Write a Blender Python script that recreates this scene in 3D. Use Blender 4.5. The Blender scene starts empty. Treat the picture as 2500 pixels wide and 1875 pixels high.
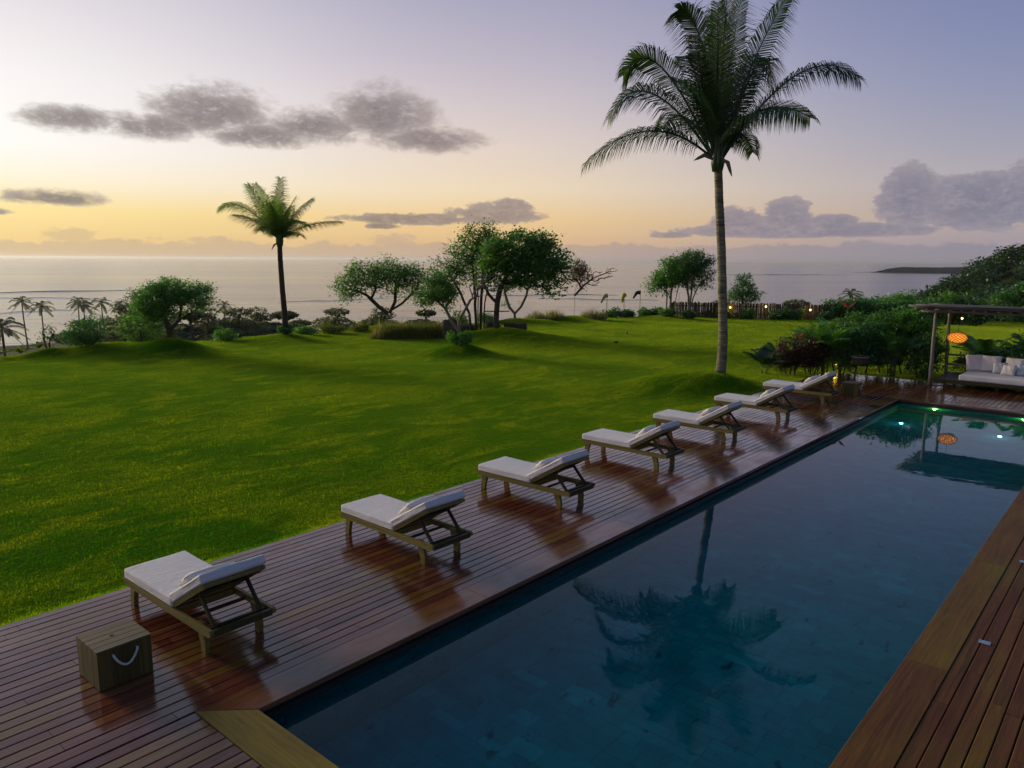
import bpy, bmesh, math, random
import numpy as np
from mathutils import Vector, Matrix, Euler

SC = bpy.context.scene
COL = SC.collection
R = math.radians
PI = math.pi

# ---------------------------------------------------------------- camera
cam_d = bpy.data.cameras.new('camera')
cam_d.sensor_fit = 'HORIZONTAL'; cam_d.sensor_width = 36.0
cam_d.lens = 26.64
cam_d.clip_start = 0.1; cam_d.clip_end = 200000.0
cam = bpy.data.objects.new('camera', cam_d); COL.objects.link(cam)
cam.matrix_world = (Matrix.Translation((0, 0, 4.4)) @ Matrix.Rotation(R(40.9), 4, 'Z')
                    @ Matrix.Rotation(R(90 - 9.324), 4, 'X') @ Matrix.Rotation(R(0.355), 4, 'Z'))
SC.camera = cam

# ---------------------------------------------------------------- picture settings
SC.view_settings.view_transform = 'Standard'
SC.view_settings.look = 'None'
SC.view_settings.exposure = 0.0
SC.view_settings.gamma = 1.0
SC.view_settings.use_curve_mapping = False
SC.render.engine = 'CYCLES'
SC.cycles.use_denoising = True
SC.cycles.max_bounces = 8
SC.cycles.transparent_max_bounces = 8
SC.cycles.diffuse_bounces = 3
SC.cycles.glossy_bounces = 3
SC.cycles.transmission_bounces = 5
SC.cycles.volume_bounces = 0
SC.cycles.sample_clamp_indirect = 6.0

SUN_AZ = 96.0      # degrees from +Y towards -X: where the day is breaking
SUN_EL = 13.0


# ---------------------------------------------------------------- node helpers
def lin(c):
    out = []
    for v in c[:3]:
        v = v / 255.0
        out.append(v / 12.92 if v <= 0.04045 else ((v + 0.055) / 1.055) ** 2.4)
    return (out[0], out[1], out[2], 1.0)


class NB:
    """small wrapper to write node trees as expressions"""
    def __init__(self, nt):
        self.nt = nt
        nt.nodes.clear()

    def n(self, typ, ins=None, **props):
        nd = self.nt.nodes.new(typ)
        for k, v in props.items():
            setattr(nd, k, v)
        if ins:
            for k, v in ins.items():
                self.s(nd, k, v)
        return nd

    def s(self, nd, k, v):
        sock = nd.inputs[k]
        if isinstance(v, bpy.types.NodeSocket):
            self.nt.links.new(v, sock)
        elif isinstance(v, bpy.types.Node):
            self.nt.links.new(v.outputs[0], sock)
        else:
            sock.default_value = v

    def m(self, op, a, b=None, c=None, clamp=False):
        nd = self.n('ShaderNodeMath', operation=op, use_clamp=clamp)
        self.s(nd, 0, a)
        if b is not None:
            self.s(nd, 1, b)
        if c is not None:
            self.s(nd, 2, c)
        return nd.outputs[0]

    def ramp(self, fac, stops, interp='LINEAR'):
        nd = self.n('ShaderNodeValToRGB')
        cr = nd.color_ramp
        cr.interpolation = interp
        while len(cr.elements) > 1:
            cr.elements.remove(cr.elements[-1])
        cr.elements[0].position = stops[0][0]; cr.elements[0].color = stops[0][1]
        for p, c in stops[1:]:
            e = cr.elements.new(p); e.color = c
        self.s(nd, 0, fac)
        return nd.outputs[0]

    def mix(self, f, a, b, blend='MIX'):
        nd = self.n('ShaderNodeMix', data_type='RGBA', blend_type=blend)
        self.s(nd, 0, f); self.s(nd, 6, a); self.s(nd, 7, b)
        return nd.outputs[2]

    def maprange(self, v, a, b, c=0.0, d=1.0, smooth=False):
        nd = self.n('ShaderNodeMapRange', interpolation_type='SMOOTHSTEP' if smooth else 'LINEAR')
        self.s(nd, 0, v); self.s(nd, 1, a); self.s(nd, 2, b); self.s(nd, 3, c); self.s(nd, 4, d)
        return nd.outputs[0]

    def noise(self, vec, scale, detail=3.0, rough=0.5, dist=0.0, dims='3D'):
        nd = self.n('ShaderNodeTexNoise', noise_dimensions=dims)
        self.s(nd, 'Vector', vec)
        self.s(nd, 'Scale', scale); self.s(nd, 'Detail', detail)
        self.s(nd, 'Roughness', rough); self.s(nd, 'Distortion', dist)
        return nd.outputs[0]

    def mapping(self, vec, loc=(0, 0, 0), rot=(0, 0, 0), scale=(1, 1, 1)):
        nd = self.n('ShaderNodeMapping')
        self.s(nd, 0, vec); self.s(nd, 1, loc); self.s(nd, 2, rot); self.s(nd, 3, scale)
        return nd.outputs[0]


def g3(v):
    return (v, v, v, 1.0)


# ---------------------------------------------------------------- world: dawn sky with clouds
world = bpy.data.worlds.new('World'); SC.world = world
world.use_nodes = True
world.cycles.sampling_method = 'MANUAL'
world.cycles.sample_map_resolution = 512
b = NB(world.node_tree)
tc = b.n('ShaderNodeTexCoord')
sep = b.n('ShaderNodeSeparateXYZ', {0: tc.outputs['Generated']})
dx, dy, dz = sep.outputs
el = b.m('MULTIPLY', b.m('ARCSINE', b.m('MAXIMUM', b.m('MINIMUM', dz, 1.0), -1.0)), 180 / PI)
az = b.m('MULTIPLY', b.m('ARCTAN2', b.m('MULTIPLY', dx, -1.0), dy), 180 / PI)     # degrees left of +Y
# wrapped distance in azimuth from the glow
sx, sy = -math.sin(R(SUN_AZ)), math.cos(R(SUN_AZ))
hd = b.m('MAXIMUM', b.m('SQRT', b.m('ADD', b.m('MULTIPLY', dx, dx), b.m('MULTIPLY', dy, dy))), 0.0001)
cosd = b.m('DIVIDE', b.m('ADD', b.m('MULTIPLY', dx, sx), b.m('MULTIPLY', dy, sy)), hd)
daz = b.m('MULTIPLY', b.m('ARCCOSINE', b.m('MAXIMUM', b.m('MINIMUM', cosd, 1.0), -1.0)), 180 / PI)
ef = b.m('POWER', b.m('DIVIDE', b.m('MAXIMUM', el, 0.0), 90.0), 0.5)


def elstops(lst):
    return [(math.sqrt(e / 90.0), lin(c)) for e, c in lst]


skyA = b.ramp(ef, elstops([(0, (220, 196, 160)), (1.2, (240, 208, 142)), (3, (251, 226, 156)), (5, (254, 244, 222)),
                           (7, (255, 252, 249)), (11, (250, 246, 246)), (14, (238, 232, 236)), (18, (218, 212, 222)),
                           (26, (172, 174, 192)), (40, (104, 124, 152)), (90, (42, 74, 104))]))
skyB = b.ramp(ef, elstops([(0, (206, 184, 166)), (1.2, (226, 188, 142)), (3, (242, 206, 148)), (5, (243, 221, 188)),
                           (8, (232, 214, 202)), (11, (214, 201, 204)), (14, (194, 185, 199)), (18, (170, 168, 192)),
                           (26, (118, 142, 172)), (40, (64, 96, 132)), (90, (38, 72, 104))]))
skyC = b.ramp(ef, elstops([(0, (152, 148, 164)), (1.5, (168, 156, 164)), (3, (184, 168, 166)), (5, (180, 171, 178)),
                           (8, (160, 160, 180)), (11, (143, 149, 180)), (14, (130, 139, 177)), (18, (117, 128, 170)),
                           (26, (94, 126, 164)), (40, (54, 88, 126)), (90, (36, 70, 102))]))
skyD = b.ramp(ef, elstops([(0, (100, 98, 122)), (3, (112, 106, 128)), (8, (102, 106, 136)), (18, (78, 92, 130)),
                           (40, (56, 78, 116)), (90, (54, 80, 116))]))
sky = b.mix(b.maprange(daz, 18, 55, smooth=True), skyA, skyB)
sky = b.mix(b.maprange(daz, 49, 91, smooth=True), sky, skyC)
sky = b.mix(b.maprange(daz, 94, 175, smooth=True), sky, skyD)
nish = b.n('ShaderNodeTexSky', sky_type='NISHITA', sun_disc=False, sun_elevation=R(SUN_EL),
           sun_rotation=R(-SUN_AZ), altitude=30.0, air_density=1.0, dust_density=2.0, ozone_density=1.0)
nishs = b.mix(1.0, nish.outputs[0], g3(0.10), 'MULTIPLY')
sky = b.mix(0.05, sky, nishs)

# clouds: piles of puffs in (azimuth, elevation), torn by noise
cvec = b.n('ShaderNodeCombineXYZ', {0: b.m('MULTIPLY', az, 0.55), 1: el, 2: 0.0}).outputs[0]
n1 = b.noise(cvec, 0.75, 7.0, 0.64, 0.35)
n2 = b.noise(b.mapping(cvec, loc=(31.0, 7.0, 2.0)), 2.8, 6.0, 0.64, 0.2)
nz = b.m('ADD', b.m('MULTIPLY', b.m('SUBTRACT', n1, 0.5), 2.2), b.m('MULTIPLY', b.m('SUBTRACT', n2, 0.5), 1.2))


def puffs(lst):
    out = None
    for (a0, e0, wa, up, dn) in lst:
        da = b.m('DIVIDE', b.m('SUBTRACT', az, a0), wa)
        de = b.m('SUBTRACT', el, e0)
        dd = b.m('MAXIMUM', b.m('DIVIDE', de, up), b.m('DIVIDE', de, -dn))
        q = b.m('SUBTRACT', 1.0, b.m('ADD', b.m('MULTIPLY', da, da), b.m('MULTIPLY', dd, dd)))
        out = q if out is None else b.m('MAXIMUM', out, q)
    return out


high = puffs([(70.2, 8.6, 3.4, 0.9, 0.9), (65.5, 8.5, 3.6, 1.0, 1.0), (61.8, 9.5, 4.6, 2.2, 1.6), (59.0, 8.3, 4.5, 1.0, 0.9),
              (55.0, 9.0, 3.8, 1.5, 1.2), (50.2, 9.9, 4.2, 2.4, 1.9), (47.0, 8.5, 4.4, 1.0, 1.1),
              (71.5, 3.6, 3.4, 0.7, 0.45), (75.0, 2.7, 1.2, 0.3, 0.2), (84.0, 6.5, 5.0, 1.2, 0.8)])
low = puffs([(48.0, 2.85, 6.8, 0.55, 0.45), (42.3, 3.2, 4.4, 1.0, 0.75), (40.9, 3.8, 1.9, 0.9, 0.9), (50.6, 2.35, 1.6, 0.3, 0.3),
             (29.2, 1.75, 1.7, 0.35, 0.15), (58.5, 2.6, 1.0, 0.3, 0.2)])
cum = puffs([(20.0, 2.05, 9.6, 0.75, 0.5), (24.7, 2.7, 2.3, 1.25, 0.9), (21.5, 3.0, 2.0, 1.5, 1.0), (18.6, 2.5, 2.1, 0.8, 0.7),
             (13.9, 4.2, 2.2, 2.3, 2.4), (10.0, 3.8, 4.6, 2.0, 2.1), (5.0, 4.1, 5.0, 2.5, 2.4), (-6.0, 3.2, 9.0, 1.4, 1.5),
             (-20.0, 3.0, 8.0, 2.2, 1.4)])
a_high = b.m('MULTIPLY', b.maprange(b.m('ADD', high, nz), -0.25, 1.0, smooth=True), 0.9)
a_low = b.m('MULTIPLY', b.maprange(b.m('ADD', low, nz), 0.08, 0.55, smooth=True), 0.82)
a_cum = b.m('MULTIPLY', b.maprange(b.m('ADD', cum, b.m('MULTIPLY', nz, 0.8)), 0.02, 0.34, smooth=True), 0.9)
# far bank lying on the horizon all the way round
nb_ = b.noise(b.mapping(cvec, loc=(3.0, 11.0, 5.0), scale=(1.0, 0.55, 1.0)), 0.9, 5.0, 0.62)
bank_top = b.m('ADD', 0.15, b.m('MULTIPLY', nb_, 2.1))
bank = b.maprange(b.m('SUBTRACT', bank_top, el), -0.02, 0.25, smooth=True)
a_bank = b.m('MULTIPLY', bank, 0.6)
puff_bank = b.m('MULTIPLY', b.maprange(b.m('ADD', puffs([(70.8, 1.3, 1.9, 0.7, 0.9), (62.5, 1.1, 2.0, 0.5, 0.6), (49.8, 1.3, 2.3, 0.8, 0.9), (66.0, 1.3, 1.0, 0.2, 0.2)]),
                                                  b.m('MULTIPLY', nz, 1.5)), 0.25, 0.85, smooth=True), 0.5)
a_bank = b.m('MAXIMUM', a_bank, puff_bank)
ccol = b.ramp(b.maprange(daz, 19, 94), [(0.0, lin((114, 104, 102))), (0.35, lin((116, 108, 112))), (0.55, lin((140, 126, 132))),
                                       (0.72, lin((128, 125, 142))), (1.0, lin((112, 116, 138)))])
ctop = b.ramp(b.maprange(daz, 19, 94), [(0.0, lin((190, 180, 172))), (0.55, lin((176, 156, 150))), (1.0, lin((166, 160, 172)))])
rimlit = b.m('SUBTRACT', 1.0, b.maprange(b.m('ADD', b.m('MAXIMUM', high, b.m('MAXIMUM', low, cum)), nz), 0.0, 1.0, smooth=True))
shade = b.m('MULTIPLY', b.m('ADD', b.maprange(b.m('ADD', n2, b.m('MULTIPLY', b.m('SUBTRACT', n1, 0.5), 0.8)), 0.40, 0.72), b.m('MULTIPLY', rimlit, 0.7)), 0.8, clamp=True)
ccol2 = b.mix(b.m('MULTIPLY', shade, 0.75), ccol, ctop)
bcol = b.ramp(b.maprange(daz, 19, 94), [(0.0, lin((204, 180, 148))), (0.45, lin((182, 160, 148))), (0.75, lin((142, 138, 150))), (1.0, lin((128, 128, 146)))])
sky = b.mix(a_bank, sky, bcol)
sky = b.mix(a_low, sky, ccol2)
sky = b.mix(a_cum, sky, ccol2)
sky = b.mix(a_high, sky, ccol2)
bg = b.n('ShaderNodeBackground', {0: sky, 1: 1.0})
b.n('ShaderNodeOutputWorld', {0: bg.outputs[0]})

# ---------------------------------------------------------------- sun glow just under the clouds
sun_d = bpy.data.lights.new('sun', 'SUN')
sun_d.energy = 2.8
sun_d.angle = R(18.0)
sun_d.color = (1.0, 0.84, 0.60)
sun = bpy.data.objects.new('sun', sun_d); COL.objects.link(sun)
sd = Vector((-math.sin(R(SUN_AZ)) * math.cos(R(SUN_EL)), math.cos(R(SUN_AZ)) * math.cos(R(SUN_EL)), math.sin(R(SUN_EL))))
sun.rotation_euler = sd.to_track_quat('Z', 'Y').to_euler()
sun.location = (-30, 10, 20)

# ================================================================= mesh helpers
class MB:
    """collects verts and faces; build() links them as one mesh object"""
    def __init__(self):
        self.v = []; self.f = []

    def add(self, vs, fs):
        o = len(self.v)
        self.v.extend([tuple(p) for p in vs])
        self.f.extend([tuple(i + o for i in q) for q in fs])
        return self

    def box(self, c, s, rot=None):
        hx, hy, hz = s[0] / 2, s[1] / 2, s[2] / 2
        vs = [Vector((x, y, z)) for z in (-hz, hz) for y in (-hy, hy) for x in (-hx, hx)]
        if rot is not None:
            vs = [rot @ p for p in vs]
        c = Vector(c)
        return self.add([p + c for p in vs], [(0, 2, 3, 1), (4, 5, 7, 6), (0, 1, 5, 4), (1, 3, 7, 5), (3, 2, 6, 7), (2, 0, 4, 6)])

    def bar(self, a, c, w, h, up=(0, 0, 1)):
        """rectangular bar from a to c, w across, h along up"""
        a = Vector(a); c = Vector(c)
        t = (c - a).normalized(); u = Vector(up)
        s = t.cross(u).normalized(); u = s.cross(t).normalized()
        vs = []
        for p in (a, c):
            for i, j in ((-1, -1), (1, -1), (1, 1), (-1, 1)):
                vs.append(p + s * (i * w / 2) + u * (j * h / 2))
        return self.add(vs, [(3, 2, 1, 0), (4, 5, 6, 7), (0, 1, 5, 4), (1, 2, 6, 5), (2, 3, 7, 6), (3, 0, 4, 7)])

    def tube(self, pts, rad, seg=8, cap=True):
        pts = [Vector(p) for p in pts]
        n = len(pts)
        if not hasattr(rad, '__len__'):
            rad = [rad] * n
        vs = []; fs = []
        ref = None
        for i in range(n):
            t = (pts[min(i + 1, n - 1)] - pts[max(i - 1, 0)])
            t = t.normalized() if t.length > 1e-9 else Vector((0, 0, 1))
            if ref is None:
                ref = Vector((1, 0, 0)) if abs(t.x) < 0.8 else Vector((0, 1, 0))
            s = t.cross(ref)
            s = s.normalized() if s.length > 1e-6 else t.orthogonal().normalized()
            u = s.cross(t).normalized(); ref = u * 1.0
            ref = u
            for k in range(seg):
                a = 2 * PI * k / seg
                vs.append(pts[i] + (u * math.cos(a) + s * math.sin(a)) * rad[i])
        for i in range(n - 1):
            for k in range(seg):
                k2 = (k + 1) % seg
                fs.append((i * seg + k, i * seg + k2, (i + 1) * seg + k2, (i + 1) * seg + k))
        if cap:
            fs.append(tuple(range(seg - 1, -1, -1)))
            fs.append(tuple((n - 1) * seg + k for k in range(seg)))
        return self.add(vs, fs)

    def prism(self, poly, axis, a, c):
        """poly: list of 2D points; axis 'y' extrudes xz polygon from a to c, 'z' extrudes xy polygon"""
        n = len(poly)
        vs = []
        for d in (a, c):
            for p in poly:
                vs.append((p[0], d, p[1]) if axis == 'y' else ((p[0], p[1], d) if axis == 'z' else (d, p[0], p[1])))
        fs = [tuple(range(n)), tuple(range(2 * n - 1, n - 1, -1))]
        for i in range(n):
            j = (i + 1) % n
            fs.append((i, i + n, j + n, j))
        return self.add(vs, fs)

    def lathe(self, prof, seg=20, c=(0, 0, 0)):
        vs = []; fs = []
        n = len(prof)
        for (r, z) in prof:
            for k in range(seg):
                a = 2 * PI * k / seg
                vs.append((c[0] + r * math.cos(a), c[1] + r * math.sin(a), c[2] + z))
        for i in range(n - 1):
            for k in range(seg):
                k2 = (k + 1) % seg
                fs.append((i * seg + k, i * seg + k2, (i + 1) * seg + k2, (i + 1) * seg + k))
        fs.append(tuple(range(seg - 1, -1, -1)))
        fs.append(tuple((n - 1) * seg + k for k in range(seg)))
        return self.add(vs, fs)

    def mesh(self, name, m=None, smooth=False):
        me = bpy.data.meshes.new(name)
        me.from_pydata(self.v, [], self.f)
        bm = bmesh.new(); bm.from_mesh(me)
        bmesh.ops.recalc_face_normals(bm, faces=bm.faces)
        bm.to_mesh(me); bm.free()
        if smooth:
            me.polygons.foreach_set('use_smooth', [True] * len(me.polygons))
        if m is not None:
            me.materials.append(m)
        return me

    def build(self, name, m, parent=None, smooth=False):
        return link(name, self.mesh(name, m, smooth), parent)


def link(name, data, parent=None, loc=None, rot=None):
    o = bpy.data.objects.new(name, data)
    COL.objects.link(o)
    if parent is not None:
        o.parent = parent
    if loc is not None:
        o.location = loc
    if rot is not None:
        o.rotation_euler = rot
    return o


def npmesh(name, verts, tris, m=None, smooth=False):
    """fast triangle mesh from numpy arrays"""
    me = bpy.data.meshes.new(name)
    nv, nt = len(verts), len(tris)
    me.vertices.add(nv); me.vertices.foreach_set('co', np.asarray(verts, np.float32).ravel())
    me.loops.add(nt * 3); me.loops.foreach_set('vertex_index', np.asarray(tris, np.int32).ravel())
    me.polygons.add(nt)
    me.polygons.foreach_set('loop_start', np.arange(0, nt * 3, 3, dtype=np.int32))
    me.polygons.foreach_set('loop_total', np.full(nt, 3, np.int32))
    if smooth:
        me.polygons.foreach_set('use_smooth', np.ones(nt, bool))
    me.update(calc_edges=True)
    if m is not None:
        me.materials.append(m)
    return me


def tag(o, label=None, cat=None, group=None, kind=None):
    if label: o['label'] = label
    if cat: o['category'] = cat
    if group: o['group'] = group
    if kind: o['kind'] = kind
    return o


def thing(name, label, cat, loc=(0, 0, 0), rotz=0.0, group=None):
    o = link(name, None, None, loc, (0, 0, rotz))
    o.empty_display_size = 0.2
    return tag(o, label, cat, group)


def copy_tree(o, parent=None):
    c = o.copy(); COL.objects.link(c); c.parent = parent
    for ch in [k for k in bpy.data.objects if k.parent == o]:
        copy_tree(ch, c)
    return c


def facing(x, y):
    """z rotation that turns local +x to the right as seen from the terrace"""
    return math.atan2(-x, y)


def rounded_box(name, size, bev, m, cuts=6, sag=0.0, wrinkle=0.0, seed=1, bulge=0.0):
    """soft cushion: subdivided box with rounded edges"""
    bm = bmesh.new()
    bmesh.ops.create_cube(bm, size=1.0)
    for v in bm.verts:
        v.co = Vector((v.co.x * size[0], v.co.y * size[1], v.co.z * size[2]))
    bmesh.ops.bevel(bm, geom=list(bm.edges), offset=bev, segments=3, profile=0.6, affect='EDGES')
    nx = max(2, int(size[0] / 0.09)); ny = max(2, int(size[1] / 0.09))
    for i in range(1, nx):
        x = -size[0] / 2 + size[0] * i / nx
        bmesh.ops.bisect_plane(bm, geom=list(bm.verts) + list(bm.edges) + list(bm.faces), plane_co=(x, 0, 0), plane_no=(1, 0, 0))
    for i in range(1, ny):
        y = -size[1] / 2 + size[1] * i / ny
        bmesh.ops.bisect_plane(bm, geom=list(bm.verts) + list(bm.edges) + list(bm.faces), plane_co=(0, y, 0), plane_no=(0, 1, 0))
    rg = random.Random(seed)
    ph = [rg.uniform(0, 6.28) for _ in range(8)]
    for v in bm.verts:
        x, y, z = v.co
        fx = 1 - (2 * x / size[0]) ** 2; fy = 1 - (2 * y / size[1]) ** 2
        d = bulge * max(fx, 0) * max(fy, 0)
        d += sag * (math.sin(5.1 * x + ph[0]) * math.sin(4.3 * y + ph[1]))
        d += wrinkle * math.sin(19 * x + 3 * math.sin(4 * y + ph[2]) + ph[3]) * max(0, math.sin(2.3 * x + ph[4]))
        if z > 0:
            v.co.z += d
        else:
            v.co.z -= 0.3 * d
        v.co.x += sag * 0.8 * math.sin(9 * y + ph[5]); v.co.y += sag * 0.8 * math.sin(8 * x + ph[6])
    me = bpy.data.meshes.new(name)
    bm.normal_update()
    bm.to_mesh(me); bm.free()
    me.polygons.foreach_set('use_smooth', [True] * len(me.polygons))
    me.materials.append(m)
    return me


def pillow_mesh(name, w, h, t, m, seed=0, n=12, pinch=0.12):
    """soft pillow lying in xy, corners drawn out, thick in the middle"""
    rg = random.Random(seed)
    ph = [rg.uniform(0, 6.28) for _ in range(6)]
    vs = []; fs = []
    for s in (1, -1):
        for j in range(n + 1):
            for i in range(n + 1):
                u = 2 * i / n - 1; v = 2 * j / n - 1
                k = (1 - u ** 4) * (1 - v ** 4)
                px = u * w / 2 * (1 - pinch * (1 - v * v) * abs(u) ** 3 * 0.6)
                py = v * h / 2 * (1 - pinch * (1 - u * u) * abs(v) ** 3 * 0.6)
                pz = s * (t / 2) * (max(k, 0) ** 0.45) * (1 + 0.12 * math.sin(3 * u + ph[0]) * math.sin(3 * v + ph[1])) 
                pz += 0.05 * t * math.sin(9 * u + 4 * v + ph[2]) * k
                vs.append((px, py, pz))
    o = (n + 1) ** 2
    for j in range(n):
        for i in range(n):
            a = j * (n + 1) + i
            fs.append((a, a + 1, a + n + 2, a + n + 1))
            fs.append((o + a, o + a + n + 1, o + a + n + 2, o + a + 1))
    mb = MB(); mb.add(vs, fs)
    me = bpy.data.meshes.new(name)
    me.from_pydata(mb.v, [], mb.f)
    bm = bmesh.new(); bm.from_mesh(me)
    bmesh.ops.remove_doubles(bm, verts=bm.verts, dist=0.0008)
    bmesh.ops.recalc_face_normals(bm, faces=bm.faces)
    bm.to_mesh(me); bm.free()
    me.polygons.foreach_set('use_smooth', [True] * len(me.polygons))
    me.materials.append(m)
    return me


# ================================================================= materials
def new_mat(name):
    m = bpy.data.materials.new(name); m.use_nodes = True
    return m, NB(m.node_tree)


def out(bn, shader, disp=None):
    o = bn.n('ShaderNodeOutputMaterial', {0: shader})
    return o


def bump(bn, h, strength=0.3, dist=0.02):
    return bn.n('ShaderNodeBump', {'Height': h, 'Strength': strength, 'Distance': dist}).outputs[0]


def pbsdf(bn, **k):
    p = bn.n('ShaderNodeBsdfPrincipled')
    for key, v in k.items():
        bn.s(p, key.replace('_', ' '), v)
    return p.outputs[0]


def mat_plain(name, col, rough=0.6, var=0.15, scale=6.0, spec=0.4, bumps=0.15, metal=0.0):
    m, bn = new_mat(name)
    tcn = bn.n('ShaderNodeTexCoord')
    nz_ = bn.noise(tcn.outputs['Object'], scale, 5.0, 0.6)
    c = bn.mix(nz_, [x * (1 - var) for x in col[:3]] + [1], [min(1, x * (1 + var)) for x in col[:3]] + [1])
    out(bn, pbsdf(bn, Base_Color=c, Roughness=rough, Metallic=metal, Specular_IOR_Level=spec, Normal=bump(bn, nz_, bumps, 0.01)))
    return m


def mat_wood(name, dark, light, axis='Y', rough=(0.25, 0.5), wet=False, var=0.35, green=0.0, obj_random=True, tint2=None, trnd=0.35):
    """timber with grain along one object axis; every piece a little different"""
    m, bn = new_mat(name)
    tcn = bn.n('ShaderNodeTexCoord')
    oi = bn.n('ShaderNodeObjectInfo')
    rnd = oi.outputs['Random']
    sc = {'X': (0.35, 9, 9), 'Y': (9, 0.35, 9), 'Z': (9, 9, 0.35)}[axis]
    off = bn.n('ShaderNodeCombineXYZ', {0: bn.m('MULTIPLY', rnd, 37.0), 1: bn.m('MULTIPLY', rnd, 91.0), 2: bn.m('MULTIPLY', rnd, 13.0)}).outputs[0]
    base = bn.n('ShaderNodeVectorMath', {0: tcn.outputs['Object'], 1: off}, operation='ADD').outputs[0]
    gv = bn.mapping(base, scale=sc)
    grain = bn.noise(gv, 3.0, 6.0, 0.62, 0.8)
    fine = bn.noise(gv, 14.0, 4.0, 0.6, 0.3)
    blot = bn.noise(base, 1.3, 4.0, 0.55)
    f = bn.m('ADD', bn.m('MULTIPLY', grain, 0.75), bn.m('MULTIPLY', fine, 0.35))
    c = bn.mix(bn.maprange(f, 0.35, 0.75), dark, light)
    geo = bn.n('ShaderNodeNewGeometry')
    if tint2 is not None:
        big = bn.noise(geo.outputs['Position'], 0.55, 3.0, 0.55)
        t = bn.m('MULTIPLY', bn.maprange(bn.m('ADD', big, bn.m('MULTIPLY', bn.m('SUBTRACT', rnd, 0.5), trnd)), 0.46, 0.70, smooth=True), 0.75)
        c = bn.mix(t, c, bn.mix(bn.maprange(f, 0.3, 0.75), [x * 0.55 for x in tint2[:3]] + [1], tint2))
    if green > 0:
        c = bn.mix(bn.m('MULTIPLY', bn.maprange(blot, 0.5, 0.75), green), c, (0.075, 0.085, 0.018, 1))
    hsv = bn.n('ShaderNodeHueSaturation', {'Hue': bn.m('ADD', 0.492, bn.m('MULTIPLY', rnd, 0.016)),
                                           'Value': bn.m('ADD', 1 - var, bn.m('MULTIPLY', rnd, 2 * var)), 'Color': c})
    c = hsv.outputs[0]
    if wet:
        wn = bn.noise(geo.outputs['Position'], 1.1, 5.0, 0.6, 0.5)
        wn2 = bn.noise(bn.mapping(geo.outputs['Position'], scale=(6, 0.7, 1)), 2.0, 4.0, 0.6)
        w = bn.maprange(bn.m('ADD', bn.m('MULTIPLY', wn, 0.7), bn.m('MULTIPLY', wn2, 0.4)), 0.42, 0.68, smooth=True)
        rg = bn.m('ADD', rough[0], bn.m('MULTIPLY', w, rough[1] - rough[0]))
        rg = bn.m('ADD', rg, bn.m('MULTIPLY', bn.m('SUBTRACT', fine, 0.5), 0.12))
        nrm = bump(bn, bn.m('ADD', bn.m('MULTIPLY', f, 0.6), bn.m('MULTIPLY', wn, 0.8)), 0.22, 0.006)
        sh = pbsdf(bn, Base_Color=c, Roughness=rg, Specular_IOR_Level=0.55, Normal=nrm, Coat_Weight=bn.m('SUBTRACT', 0.6, bn.m('MULTIPLY', w, 0.5)), Coat_Roughness=0.09, Coat_IOR=1.4)
    else:
        rg = bn.m('ADD', rough[0], bn.m('MULTIPLY', fine, rough[1] - rough[0]))
        sh = pbsdf(bn, Base_Color=c, Roughness=rg, Specular_IOR_Level=0.25, Normal=bump(bn, f, 0.35, 0.006))
    out(bn, sh)
    return m


def mat_leaf(name, c1, c2, c3=None, trans=0.45, gloss=0.06, third=0.9, tgain=1.5, patch=0.0):
    m, bn = new_mat(name)
    geo = bn.n('ShaderNodeNewGeometry')
    rnd = geo.outputs['Random Per Island']
    stops = [(0.0, c1), (0.75, c2)]
    if c3 is not None:
        stops += [(third, c2), (min(1.0, third + 0.04), c3)]
    c = bn.ramp(rnd, stops)
    if patch > 0:
        pn = bn.noise(geo.outputs['Position'], 0.9, 3.0, 0.5)
        c = bn.mix(bn.m('MULTIPLY', bn.maprange(pn, 0.35, 0.65), patch), c, c2, 'MIX')
    d = bn.n('ShaderNodeBsdfDiffuse', {0: c})
    tcol = bn.mix(1.0, c, (tgain, tgain * 1.15, tgain * 0.55, 1), 'MULTIPLY')
    t = bn.n('ShaderNodeBsdfTranslucent', {0: tcol})
    s = bn.n('ShaderNodeMixShader', {0: trans, 1: d.outputs[0], 2: t.outputs[0]})
    gl = bn.n('ShaderNodeBsdfGlossy', {0: (0.9, 0.95, 1.0, 1), 1: 0.42})
    s2 = bn.n('ShaderNodeMixShader', {0: gloss, 1: s.outputs[0], 2: gl.outputs[0]})
    out(bn, s2.outputs[0])
    return m


def mat_emit(name, col, strength):
    m, bn = new_mat(name)
    out(bn, bn.n('ShaderNodeEmission', {0: col, 1: strength}).outputs[0])
    return m


M = {}
M['deck'] = mat_wood('wet deck timber', (0.054, 0.014, 0.007, 1), (0.265, 0.077, 0.036, 1), 'Y', (0.08, 0.20), True, 0.40, tint2=(0.15, 0.080, 0.009, 1))
M['deckdry'] = mat_wood('matt deck timber', (0.055, 0.016, 0.004, 1), (0.21, 0.072, 0.014, 1), 'Y', (0.5, 0.7), False, 0.22, tint2=(0.18, 0.110, 0.006, 1), trnd=0.18)
M['coping'] = mat_wood('pool edge timber', (0.078, 0.024, 0.011, 1), (0.27, 0.092, 0.043, 1), 'Y', (0.09, 0.23), True, 0.10, tint2=(0.14, 0.080, 0.008, 1), trnd=0.08)
M['copingdry'] = mat_wood('matt pool edge timber', (0.070, 0.025, 0.005, 1), (0.23, 0.10, 0.016, 1), 'Y', (0.5, 0.7), False, 0.10, tint2=(0.20, 0.135, 0.006, 1), trnd=0.05)
M['copingx'] = mat_wood('pool edge timber across', (0.10, 0.063, 0.008, 1), (0.29, 0.20, 0.021, 1), 'X', (0.5, 0.7), False, 0.1, tint2=(0.36, 0.28, 0.012, 1), trnd=0.05)
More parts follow.
